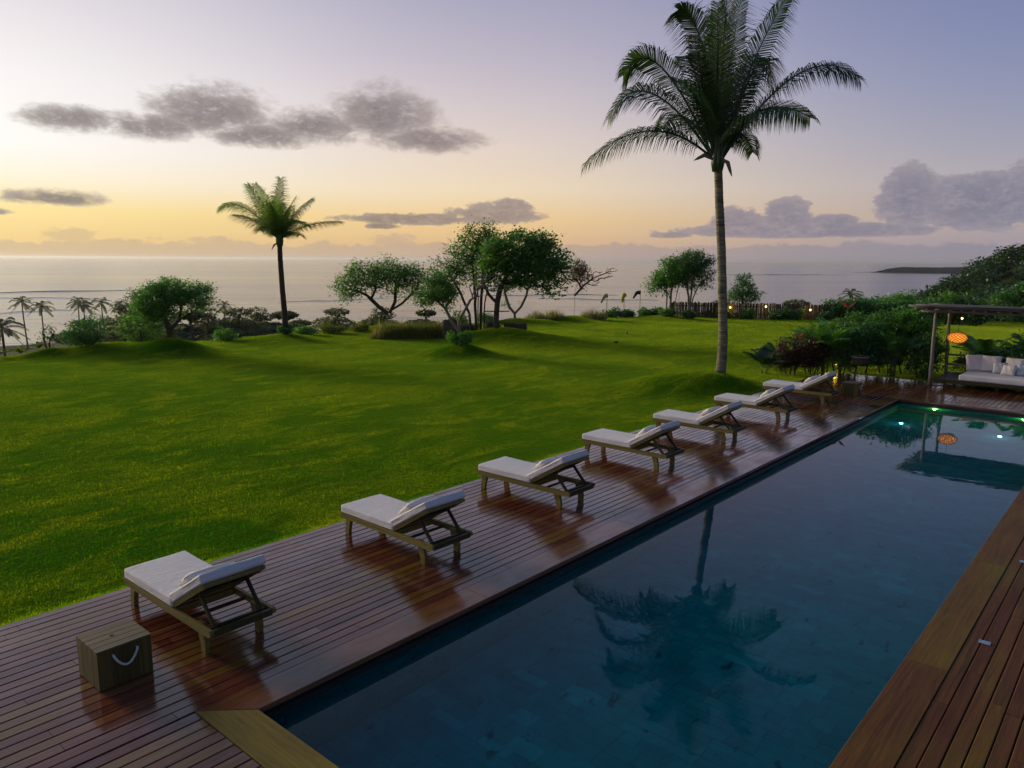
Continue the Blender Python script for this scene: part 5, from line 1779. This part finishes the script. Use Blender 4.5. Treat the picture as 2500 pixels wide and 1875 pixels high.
# bushes at the lawn's left rim
for args in [('bush', 'round dark bush at the lawn rim left of the spreading tree', (-38.1, 13.7), [(0, 0, .6, 1.0, .9, .65), (-.5, 0, .45, .7, .7, .5), (.4, 0, .9, .7, .7, .55)], M['leaf_dark'], 51, 4200, .11),
             ('bush', 'feathery mid green bush filling under the spreading tree', (-38.2, 16.0), [(0, 0, .7, .9, .8, .7), (.6, 0, .5, .7, .6, .5), (-.4, 0, 1.0, .6, .6, .5)], M['leaf_mid'], 52, 3200, .12),
             ('bush', 'small sparse sapling bush on the little mound below the pair of far palms', (-38.9, 12.3), [(0, 0, .7, .35, .35, .45)], M['leaf_dark'], 53, 160, .11),
             ]:
    make_tree(args[0], args[1], 'bush', args[2], [[(0, 0, 0), (.0, 0, .25)], [(.12, 0, 0), (.2, 0, .3)], [(-.1, 0, 0), (-.2, 0, .35)]], args[3], 110, args[6], args[7], args[4], M['bark'], args[5], .04, .15, trunkname='stems')


# ---------------------------------------------------------------- tall grasses and rim planting
def blades(n, x, y, h0, h1, w, rg, lean=.35, bend=.5, z=None, hs=1.0):
    k = n
    h = h0 + (h1 - h0) * rg.uniform(0, 1, k) ** 2.0
    h = h * hs
    a = rg.uniform(0, 6.283, k)
    dirx, diry = np.cos(a), np.sin(a)
    ln = np.abs(rg.normal(0, lean, k)) * h
    zz = np.zeros(k) if z is None else z
    px, py = -diry * w / 2, dirx * w / 2
    V = np.empty((k, 5, 3))
    V[:, 0] = np.stack([x - px, y - py, zz], 1); V[:, 1] = np.stack([x + px, y + py, zz], 1)
    mx, my = x + dirx * ln * .4, y + diry * ln * .4
    V[:, 2] = np.stack([mx + px * .8, my + py * .8, zz + h * .6], 1); V[:, 3] = np.stack([mx - px * .8, my - py * .8, zz + h * .6], 1)
    V[:, 4] = np.stack([x + dirx * ln * (1 + bend), y + diry * ln * (1 + bend), zz + h * (1 - .25 * bend)], 1)
    b_ = np.arange(k)[:, None] * 5
    T = np.concatenate([b_ + np.array([[0, 1, 2]]), b_ + np.array([[0, 2, 3]]), b_ + np.array([[3, 2, 4]])], 1).reshape(-1, 3)
    return V.reshape(-1, 3), T


def grass_clump(name, label, loc, rx, ry, n, h0, h1, w, m, seed, cat='grass', group=None, lean=.55, dz=0):
    rg = np.random.RandomState(seed)
    root = thing(name, label, cat, (loc[0], loc[1], zl(*loc) - .04 + dz), facing(*loc), group)
    a = rg.uniform(0, 6.283, n); q = np.sqrt(rg.uniform(0, 1, n))
    k1, k2 = rg.uniform(0, 6.28, 2)
    hs = (1.05 - .65 * q ** 2) * (.8 + .3 * np.sin(2 * a + k1) * q + .15 * np.sin(5 * a + k2) * q)
    v, t = blades(n, rx * q * np.cos(a), ry * q * np.sin(a), h0, h1, w, rg, lean, hs=hs)
    link('blades', npmesh('blades', v, t, m), root)
    return root


for i in range(6):      # the ornamental grass bed
    t_ = i / 5
    x_, y_ = -33.55 + 2.35 * t_ + .1 * (i % 2), 27.6 + 2.4 * t_
    lab = ['tall brown green ornamental grass tuft at the open end of the bed', 'second ornamental grass tuft from the open end of the bed', 'third ornamental grass tuft in the bed, under the broad open tree',
           'fourth ornamental grass tuft in the bed, under the broad open tree', 'fifth ornamental grass tuft in the bed, close to the boulder', 'last ornamental grass tuft of the bed, touching the boulder'][i]
    grass_clump('ornamental_grass', lab, (x_, y_), .82, .74, 2400, .30, 1.75, .02, M['tallgrass'], 60 + i, 'ornamental grass', 'ornamental grass bed')
RIM = [(-37.9, 27.2, 'leaf_yellow', 'low yellow green shrub at the lawn rim, right of the slender palm'), (-37.6, 29.0, 'leaf_yellow', 'yellow green shrub at the rim, next to the broad tree trunk'),
       (-37.9, 25.4, 'leaf_mid', 'small green shrub at the rim just beside the slender palm'), (-38.6, 20.8, 'leaf_bright', 'bright green shrub at the rim between spreading tree and slender palm'),
       (-36.9, 36.9, 'leaf_yellow', 'yellow green shrub at the rim seen between the stems of the tallest tree'), (-36.2, 39.0, 'leaf_mid', 'green shrub at the rim behind the stone blocks')]
for i, (x_, y_, mm, lab) in enumerate(RIM):
    ring_shrub('rim_shrub', lab, (x_, y_), .85, .62 if i < 3 else .8, 1300, .17, M[mm], 70 + i, group='shrubs along the lawn rim', aspect=.3)
TG = [(-34.6, 42.6, 'feathery tall grass tuft right of the V shaped tree'), (-34.2, 44.2, 'broad feathery grass tuft left of the thin leaning tree'), (-32.6, 46.9, 'dense tall grass tuft at the rim, right of the thin leaning tree')]
for i, (x_, y_, lab) in enumerate(TG):
    grass_clump('ornamental_grass', lab, (x_, y_), 1.0, .8, 1700, .25, 1.35, .022, M['tallgrass'], 80 + i, 'ornamental grass', 'grass tufts by the back mounds')
    rg = np.random.RandomState(300 + i)
for i, (x_, y_, r_, lab) in enumerate([(-33.3, 50.4, .8, 'low green shrub under the white windsock'), (-32.6, 51.4, .95, 'low dark shrub under the yellow windsock'), (-31.7, 52.8, .8, 'low dark shrub under the navy windsock'), (-30.7, 53.3, .7, 'low shrub beside the stems of the far clump')]):
    ring_shrub('rim_shrub', lab, (x_, y_), r_, .85, 1300, .19, M['leaf_dark' if i % 2 else 'leaf_mid'], 90 + i, group='shrubs below the windsocks', dz=-.1)


# ---------------------------------------------------------------- rosette and fern plants
def rosette(name, label, loc, n, L, w, m, seed, cat='plant', z0=0.0, group=None, stem=None, arch=.8, up=1.0):
    """strap leaves arching out of a centre, each leaf a part of its own"""
    rg_ = random.Random(seed)
    root = thing(name, label, cat, (loc[0], loc[1], zl(*loc) - .03), facing(*loc), group)
    if stem:
        MB().tube([(0, 0, -.05), (.02, 0, z0 * .5), (0, 0, z0 + .05)], [stem, stem * .9, stem * .8], 7).build('stem', M['bark'], root)
    for k in range(n):
        a = 2.399 * k + rg_.uniform(-.3, .3)
        l_ = L * rg_.uniform(.7, 1.1); ww = w * rg_.uniform(.8, 1.2)
        e = up * rg_.uniform(.5, 1.2)
        vs = []; fs = []; N = 6
        for i in range(N + 1):
            t = i / N
            r_ = l_ * (t * math.cos(e) + .25 * t * t * arch)
            zz = z0 + l_ * (t * math.sin(e) - arch * .55 * t * t)
            q = ww * math.sin(PI * (.12 + .86 * t)) ** .8 * .5
            vs += [(r_ * math.cos(a) - q * math.sin(a), r_ * math.sin(a) + q * math.cos(a), zz + .12 * q), (r_ * math.cos(a), r_ * math.sin(a), zz - .15 * q), (r_ * math.cos(a) + q * math.sin(a), r_ * math.sin(a) - q * math.cos(a), zz + .12 * q)]
            if i:
                o = (i - 1) * 3
                fs += [(o, o + 1, o + 4, o + 3), (o + 1, o + 2, o + 5, o + 4)]
        me = bpy.data.meshes.new('leaf'); me.from_pydata(vs, [], fs); me.materials.append(m)
        me.polygons.foreach_set('use_smooth', [True] * len(fs))
        link('leaf', me, root)
    return root


for i, (x_, y_, lab) in enumerate([(-39.2, 10.3, 'yellow green strap leaved plant at the very left of the lawn rim'), (-38.9, 11.1, 'yellow tipped strap leaved plant, second along the left lawn rim'), (-39.0, 11.9, 'pale strap leaved plant beside the sparse sapling')]):
    rosette('agave', lab, (x_, y_), 22, .75, .13, M['leaf_yellow'], 110 + i, 'plant', .12, 'strap leaved plants at the lawn rim')


def fern_palm(name, label, loc, n, L, leaf, m, seed, stems=5, h=.5, group=None, width=.035, dens=26, lean=.6):
    """clump of arching feather fronds on short canes"""
    rg_ = random.Random(seed)
    root = thing(name, label, 'palm shrub', (loc[0], loc[1], zl(*loc) - .03), facing(*loc), group)
    for s in range(stems):
        a = 2 * PI * s / stems + rg_.uniform(-.4, .4); r_ = rg_.uniform(.03, .16)
        hh = h * rg_.uniform(.6, 1.15)
        MB().tube([(r_ * math.cos(a), r_ * math.sin(a), -.05), (1.3 * r_ * math.cos(a), 1.3 * r_ * math.sin(a), hh * .5), (1.8 * r_ * math.cos(a), 1.8 * r_ * math.sin(a), hh)], [.024, .02, .014], 6).build('cane', M['frond_lit'], root, True)
    for k in range(n):
        a = 2.399 * k + rg_.uniform(-.4, .4)
        l_ = L * rg_.uniform(.7, 1.12); e = rg_.uniform(.55, 1.35)
        r0 = .12; z0 = h * rg_.uniform(.55, 1.05)
        p0 = Vector((r0 * math.cos(a), r0 * math.sin(a), z0))
        dr = Vector((math.cos(a) * math.cos(e), math.sin(a) * math.cos(e), math.sin(e)))
        tip = dr * l_ * .92 + Vector((math.cos(a), math.sin(a), -1.1)) * l_ * .28 * lean
        ctl = dr * l_ * .62
        link('frond', frond_mesh('frond', (0, 0, 0), ctl, tip, dens, leaf, width, rg_.uniform(-.3, .3), seed * 31 + k, m, .012, .5, .2), root, p0)
    return root


# ---------------------------------------------------------------- shrub border behind the loungers
BG_ = 'shrub border behind the loungers'
fern_palm('fern_palm', 'small feathery palm shrub at the lawn end of the shrub border', (-12.0, 29.3), 15, 1.0, .26, M['frond'], 201, 5, .35, BG_)
fern_palm('fern_palm', 'dark feather palm shrub just behind the lawn end of the border', (-11.9, 30.4), 14, 1.15, .30, M['frond'], 202, 5, .55, BG_)
fern_palm('fern_palm', 'tall green cane palm in the middle of the shrub border', (-10.35, 31.15), 24, 1.6, .42, M['leaf_bright'], 203, 9, 1.0, BG_, .045, 30)
fern_palm('fern_palm', 'dark cane palm right behind the pot stand', (-8.0, 32.0), 18, 1.4, .40, M['leaf_dark'], 204, 8, .9, BG_, .05, 28)
fern_palm('fern_palm', 'feather palm rising behind the pavilion, beside the lantern', (-5.2, 34.2), 18, 1.5, .38, M['leaf_mid'], 205, 7, .7, BG_, .05, 28)
fern_palm('fern_palm', 'broad feather palm behind the daybed pillows', (-3.6, 34.4), 20, 1.7, .42, M['leaf_mid'], 206, 7, .8, BG_, .055, 28)
for (nm, lab, p, bl, mm, sd, nl, lf) in [
    ('red_shrub', 'dark red leaved shrub behind the farthest lounger', (-11.15, 29.75), [(0, 0, .95, .62, .5, .62), (-.3, 0, .6, .5, .4, .45), (.35, 0, .7, .5, .4, .5)], 'leaf_red', 211, 3600, .12),
    ('red_shrub', 'second dark red shrub, nearer the middle of the border', (-10.6, 30.4), [(0, 0, .9, .5, .45, .6)], 'leaf_red', 212, 1900, .12),
    ('shrub', 'glossy olive shrub between red shrub and cane palm', (-10.7, 31.0), [(0, 0, 1.25, .8, .55, .75), (0, 0, .7, .7, .5, .5)], 'leaf_mid', 213, 3800, .13),
    ('shrub', 'big dark shrub behind the plant pot', (-9.15, 32.0), [(0, 0, 1.5, 1.0, .6, .8), (-.4, 0, .7, .7, .5, .6), (.5, 0, .9, .8, .5, .7)], 'leaf_dark', 214, 6800, .14),
    ('shrub', 'tall bright green shrub left of the pavilion post', (-7.75, 33.0), [(0, 0, 1.95, 1.0, .6, .8), (.5, 0, 1.2, .8, .6, .8), (-.7, 0, 1.2, .8, .6, .8)], 'leaf_bright', 215, 8200, .14),
    ('shrub', 'dark bush against the pavilion post', (-7.0, 32.3), [(0, 0, .8, .65, .5, .75), (.2, 0, 1.3, .5, .5, .5)], 'leaf_dark', 216, 4200, .13),
    ('shrub', 'leafy shrub at the back of the border, above the cane palm', (-10.0, 33.3), [(0, 0, 1.6, 1.1, .7, .9), (-.6, 0, 1.0, .8, .6, .7)], 'leaf_mid', 217, 5200, .15),
    ('shrub', 'dark leafy shrub behind the back rails of the daybed', (-5.4, 33.3), [(0, 0, .6, .8, .5, .55), (.8, 0, .5, .7, .5, .5)], 'leaf_dark', 218, 3600, .13),
    ('shrub', 'low dark shrub behind the middle of the daybed', (-3.6, 33.3), [(0, 0, .7, 1.0, .5, .6), (-.8, 0, .5, .6, .5, .5)], 'leaf_dark', 219, 3600, .13),
    ('shrub', 'bright leaved shrub at the picture edge behind the daybed', (-3.2, 35.2), [(0, 0, 1.5, 1.1, .7, .8), (.8, 0, 1.9, .9, .7, .7)], 'leaf_bright', 220, 4200, .17),
    ('shrub', 'tall leafy shrub between the plant pot and the bright green shrub', (-8.5, 32.8), [(0, 0, 1.8, .9, .6, .8), (0, 0, .9, .9, .6, .7)], 'leaf_mid', 222, 6000, .15),
    ('shrub', 'dark shrub with trailing stems under the cane palm by the lamp', (-9.75, 31.2), [(0, 0, .75, .5, .4, .55)], 'leaf_dark', 221, 1700, .12)]:
    make_tree(nm, lab, 'shrub', p, [[(0, 0, 0), (0, 0, .3)], [(.15, 0, 0), (.22, 0, .35)], [(-.15, 0, 0), (-.25, 0, .4)]], bl, 120, nl, lf, M[mm], M['bark'], sd, .03, .12, group=BG_, trunkname='stems', aspect=.42)
# heliconias with red bracts
for i, (x_, y_, h_, lab) in enumerate([(-9.95, 32.1, 2.65, 'tall plant carrying a red heart shaped flower above the border'), (-9.8, 31.5, 1.75, 'plant with a red spike flower low beside the cane palm'), (-11.2, 30.3, 1.5, 'plant with a small red flower spike over the dark red shrub')]):
    r_ = rosette('heliconia', lab, (x_, y_), 10, .75, .18, M['leaf_bright'], 230 + i, 'flowering plant', h_ * .42, BG_, .03)
    MB().tube([(0, 0, h_ * .3), (.03, 0, h_ * .7), (.08, 0, h_)], .012, 6).build('flower_stalk', M['frond_lit'], r_)
    for k in range(4 if i else 2):
        s = 1 if k % 2 else -1
        z = h_ - .02 - .09 * (k // 2)
        q = .26 if i == 0 else .17
        MB().add([(.08, 0, z), (.08 + s * q * .5, -.03, z + q * .25), (.08 + s * q * 1.15, -.02, z + q * 1.0), (.08 + s * q * .35, .03, z + q * .75), (.08 + s * q * .5, .04, z + q * .2)],
                 [(0, 1, 2, 3), (0, 3, 2, 4)]).build('bract', M['bract'], r_)

for i, (x_, y_, lab) in enumerate([(-26.6, 56.0, 'low dark shrub at the fence foot just left of the tall palm trunk'), (-24.9, 56.7, 'dark shrub at the fence foot below the small pointed tree'),
                                   (-23.0, 57.9, 'dark shrub at the fence foot right of the bright garden lamp'), (-21.9, 58.5, 'dark shrub at the fence foot between the two right hand lamps'), (-19.9, 59.6, 'dark shrub covering the last pales of the fence')]):
    ring_shrub('fence_shrub', lab, (x_, y_), .8, .85 + .15 * (i % 2), 1300, .19, M['leaf_dark'], 260 + i, group='shrubs at the fence foot')
# dark hedge and bushes beyond the fence end
HB = [(-19.2, 61.0, 1.6), (-17.4, 61.6, 1.7), (-15.5, 62.4, 1.8), (-13.6, 63.8, 1.8)]
for i, (x_, y_, r_) in enumerate(HB):
    lab = ['dense dark hedge bush where the fence ends', 'second dense dark hedge bush from the fence end', 'third dense dark hedge bush from the fence end', 'last dark hedge bush, seen over the red flower'][i]
    make_tree('hedge_bush', lab, 'bush', (x_, y_), [[(0, 0, 0), (0, 0, .5)], [(.4, 0, 0), (.5, 0, .5)]], [(0, 0, .7, r_ * .75, .8, .75), (.5, 0, 1.0, .8, .7, .6), (-.6, 0, .9, .8, .7, .6)], 120, 4200, .2, M['leaf_dark'], M['bark'], 240 + i, .05, .22, group='hedge beyond the fence', trunkname='stems')

# ---------------------------------------------------------------- trees further down the slope
def tz(x, y):
    return float(terrain_h(np.array([x]), np.array([y]))[0])


def crown_layers(rg, layers, n, leaf, up=.9, aspect=.6):
    c = sample_blobs(layers, n, rg, .45)
    return leaf_arrays(c, leaf, rg, up, aspect)


def make_far_tree(seed, h, spread, n, leaf, m, layers=4):
    """umbrella crowned coastal almond tree"""
    rg = np.random.RandomState(seed)
    root = thing('almond_tree', 'x', 'tree')
    bl = []
    for k in range(layers):
        f = k / max(1, layers - 1)
        nb = 5 - k if k < 4 else 1
        for j in range(max(1, nb)):
            a = rg.uniform(0, 6.28); rr = spread * (1 - f) * rg.uniform(.35, .75)
            bl.append((rr * math.cos(a), rr * math.sin(a), h * (.52 + .44 * f) + rg.uniform(-.2, .2), spread * (.48 - .2 * f), spread * (.48 - .2 * f), h * .075))
    v, t = crown_layers(rg, bl, n, leaf)
    link('crown', npmesh('crown', v, t, m), root)
    tips = np.array([b_[:3] for b_ in bl] * 2) + rg.normal(0, .4, (len(bl) * 2, 3))
    P, par, cnt, ends = grow([[(0, 0, -.5), (0, 0, h * .3), (.1, 0, h * .55), (0, 0, h * .85)]], tips, rg, .7)
    link('trunk', branch_mesh('trunk', P, par, cnt, .03, .45, M['bark'], .22), root)
    return root


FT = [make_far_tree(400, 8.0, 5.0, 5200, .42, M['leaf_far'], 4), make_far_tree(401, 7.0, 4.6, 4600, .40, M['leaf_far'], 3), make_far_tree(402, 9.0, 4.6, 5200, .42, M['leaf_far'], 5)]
FSP = [  # x, y, top z, which, label
    (-74, 26.5, -1.3, 1, 'hazy layered tree at the left picture edge below the lawn'),
    (-84, 34.5, -.9, 0, 'big hazy umbrella tree behind the round bush at the lawn rim'),
    (-90, 40.5, -1.6, 2, 'hazy umbrella tree standing just behind the spreading green tree'),
    (-92, 45.0, -2.2, 1, 'hazy layered tree between the spreading tree and the slender palm, first of the row'),
    (-98, 50.5, -2.4, 2, 'hazy tree in the slope wood, second of the row left of the slender palm'),
    (-94, 52.5, -2.6, 0, 'hazy tree in the slope wood, third of the row left of the slender palm'),
    (-97, 57.0, -2.5, 2, 'hazy tree directly behind the slender palm trunk'),
    (-93, 59.0, -3.0, 1, 'hazy tree just right of the slender palm trunk'),
    (-100, 66.0, -5.0, 1, 'lower hazy tree at the right end of the slope wood'),
    (-72, 52.5, -1.5, 0, 'hazy layered tree seen left of the broad open tree'),
    (-66, 54.0, -.9, 2, 'hazy tree showing through the broad open tree'),
    (-62, 57.0, -1.2, 1, 'hazy tree showing between the broad tree and the grass bed'),
    (-36.5, 98.0, -.8, 0, 'hazy layered tree beyond the fence, right of the bright garden lamp'),
    (-31.0, 101.0, -.6, 1, 'hazy flat topped tree beyond the fence end'),
    (-44.0, 92.0, -.6, 2, 'hazy tree beyond the fence behind the tall palm trunk')]
seen = set()
for (x_, y_, top, w, lab) in FSP:
    if w in seen:
        o = copy_tree(FT[w])
    else:
        o = FT[w]; seen.add(w)
    h = (8.0, 7.0, 9.0)[w]
    z = tz(x_, y_)
    s = max(.55, min(1.6, (top - z) / h))
    o.location = (x_, y_, top - h * s); o.scale = (s * 1.3, s * 1.3, s)
    o.rotation_euler = (0, 0, x_ * 1.7 + y_)
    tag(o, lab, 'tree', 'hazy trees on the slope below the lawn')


def far_palm(seed, h, m):
    rg_ = random.Random(seed)
    root = thing('far_palm', 'x', 'palm tree')
    lean = rg_.uniform(-1.2, 1.2)
    top = Vector((0, 0, h))
    MB().tube([(lean, 0, 0), (lean * .55, 0, h * .35), (lean * .15, 0, h * .7), (0, 0, h)], [.22, .18, .15, .13], 7).build('trunk', M['trunkdark'], root, True)
    for k in range(17):
        a = 2.399 * k; e = R(70) - R(105) * (k / 16) + rg_.uniform(-.12, .12)
        L = 3.0 * rg_.uniform(.85, 1.15)
        dr = Vector((math.cos(a) * math.cos(e), math.sin(a) * math.cos(e), math.sin(e)))
        hz_ = Vector((math.cos(a), math.sin(a), 0))
        tip = dr * L * .8 + hz_ * L * .25 + Vector((0, 0, -L * .38)); ctl = dr * L * .65
        link('frond', frond_mesh('frond', (0, 0, 0), ctl, tip, 26, .75, .10, rg_.uniform(-.3, .3), seed * 50 + k, m, .03, .75, .1), root, top)
    return root


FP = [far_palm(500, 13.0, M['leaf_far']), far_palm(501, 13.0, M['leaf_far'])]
PSP = [
    (-225.6, 65.8, -7.2, 0, 'first of the two thin far palms standing apart at the left'),
    (-221.5, 68.9, -8.3, 1, 'second of the two thin far palms standing apart at the left, slightly lower'),
    (-217.0, 76.3, -7.3, 0, 'far palm, taller of the close pair above the hazy trees'),
    (-212.8, 76.0, -7.9, 1, 'far palm, shorter of the close pair above the hazy trees'),
    (-219.8, 83.0, -7.8, 0, 'single far palm right of the close pair'),
    (-218.2, 87.2, -8.6, 1, 'far palm beside the leafless twig bush'),
    (-206.9, 111.4, -9.3, 0, 'far palm right of the spreading green tree'),
    (-106.2, 28.6, -4.1, 1, 'far palm with drooping fronds cut by the left picture edge'),
    (-55.5, 181.7, -2.9, 1, 'far palm standing before the bay at the foot of the wooded hill'),
]
seen = set()
SPAL = {0: 1.0, 1: 1.0}
for i, (x_, y_, top, w, lab) in enumerate(PSP):
    if w in seen: o = copy_tree(FP[w])
    else: o = FP[w]; seen.add(w)
    d_ = math.hypot(x_, y_)
    s = 1.0
    if i == 1 or i == 0: s = 1.05
    o.location = (x_, y_, top - 13.0 * s); o.scale = (s, s, s)
    o.rotation_euler = (0, 0, i * 1.9 + .4)
    tag(o, lab, 'palm tree', 'far palms near the beach')

# undergrowth on the slope just outside the lawn, one mass
rg = np.random.RandomState(77)
n = 90000
ex = rg.uniform(-130, 10, n * 2); ey = rg.uniform(-5, 150, n * 2)
s_ = edge_signed(ex, ey)
keep = (s_ > 0.7) & (s_ < 75) & (rg.rand(len(ex)) < np.exp(-s_ / 26.0)) 
cl = np.sin(ex * .9 + 1.3 * np.sin(ey * .7)) * np.sin(ey * .8 + 1.1 * np.sin(ex * .6))
keep &= cl > -.25
ex, ey, s_, cl = ex[keep], ey[keep], s_[keep], cl[keep]
ez = terrain_h(ex, ey) + rg.uniform(0, 1, len(ex)) ** 2.2 * (.22 + .45 * np.clip(cl, 0, 1) + .02 * np.minimum(s_, 50)) * np.clip(.6 + s_ / 8, 0, 1.8)
v, t = leaf_arrays(np.stack([ex, ey, ez], 1), .17 + .006 * s_, rg, .5, .4)
tag(link('undergrowth', npmesh('undergrowth', v, t, M['leaf_mid'])), 'tangled green undergrowth on the slope below the lawn', 'undergrowth', kind='stuff')

# forest on the hill and behind the hedge, one mass of crowns
rg = np.random.RandomState(99)
CV = []; CT = []; off = 0


def add_crowns(pts, rmin, rmax, n, leaf):
    global off
    for (x_, y_) in pts:
        r_ = rg.uniform(rmin, rmax); h_ = r_ * rg.uniform(.75, 1.05)
        z = tz(x_, y_)
        bl = [(0, 0, h_ * 1.0, r_, r_, h_ * .75)] + [(rg.uniform(-.7, .7) * r_, rg.uniform(-.7, .7) * r_, h_ * rg.uniform(.8, 1.6), r_ * .5, r_ * .5, h_ * .4) for _ in range(4)]
        c = sample_blobs(bl, n, rg, .75) + np.array([x_, y_, z])
        c = c[c[:, 2] > z - .5]
        v, t = leaf_arrays(c, leaf, rg, .7, .7)
        CV.append(v); CT.append(t + off); off += len(v)


def scatter(n, x0, x1, y0, y1, cond):
    o = []
    while len(o) < n:
        x_ = rg.uniform(x0, x1); y_ = rg.uniform(y0, y1)
        if cond(x_, y_): o.append((x_, y_))
    return o


add_crowns(scatter(260, -72, 40, 205, 300, lambda x, y: tz(x, y) > -16.5), 3.0, 4.6, 420, .85)
add_crowns(scatter(110, -46, 30, 135, 205, lambda x, y: x > -.225 * y), 2.4, 3.8, 420, .7)
add_crowns(scatter(90, -34, 24, 84, 135, lambda x, y: x > -.22 * y), 1.9, 3.0, 520, .45)
tag(link('forest', npmesh('forest', np.concatenate(CV), np.concatenate(CT), M['leaf_hill'])), 'dense green forest covering the hillside beside the bay', 'forest', kind='stuff')

# trees standing close behind the pavilion
for i, (x_, y_, h_, mm, lab) in enumerate([(-13.0, 66.5, 2.6, 'leaf_mid', 'leafy tree seen just over the pavilion roof, left of its corner'), (-8.5, 69.0, 3.6, 'leaf_dark', 'dark wide tree over the pavilion roof at the picture edge'),
                                           (-16.5, 66.5, 2.5, 'leaf_bright', 'bright green tree over the hedge, well left of the pavilion roof'), (-5.0, 64.0, 3.8, 'leaf_mid', 'tall leafy tree behind the pavilion roof, outermost'),
                                           (-19.5, 68.0, 1.9, 'leaf_dark', 'low dark tree over the hedge, nearest the fence')]):
    k = h_ / 3.5
    make_tree('garden_tree', lab, 'tree', (x_, y_), [[(0, 0, 0), (0, 0, 1.2 * k)], [(.3, 0, 0), (.6, 0, 1.4 * k)]], [(0, 0, 2.2 * k, 1.6, 1.4, .9 * k), (1.2, 0, 1.9 * k, 1.2, 1.2, .8 * k), (-1.2, 0, 1.8 * k, 1.2, 1.2, .8 * k), (.3, 0, 2.9 * k, 1.0, 1.0, .5 * k), (0, 0, 1.0 * k, 1.6, 1.2, .7 * k)],
              170, 5200, .24, M[mm], M['bark'], 330 + i, .10, .3, dz=-.4)

# ================================================================= sea haze in the air
hz_m = bpy.data.materials.new('sea haze'); hz_m.use_nodes = True
bn = NB(hz_m.node_tree)
pv = bn.n('ShaderNodeVolumePrincipled')
bn.s(pv, 'Color', (0.99, 0.97, 0.95, 1)); bn.s(pv, 'Density', 0.00007); bn.s(pv, 'Anisotropy', 0.45)
o_ = bn.n('ShaderNodeOutputMaterial')
hz_m.node_tree.links.new(pv.outputs[0], o_.inputs['Volume'])
hb = MB().box((0, 0, -2.5), (82000, 82000, 41.0)).build('haze', hz_m)
tag(hb, 'thin pale sea haze hanging in the air over the slope and bay', 'haze', kind='stuff')
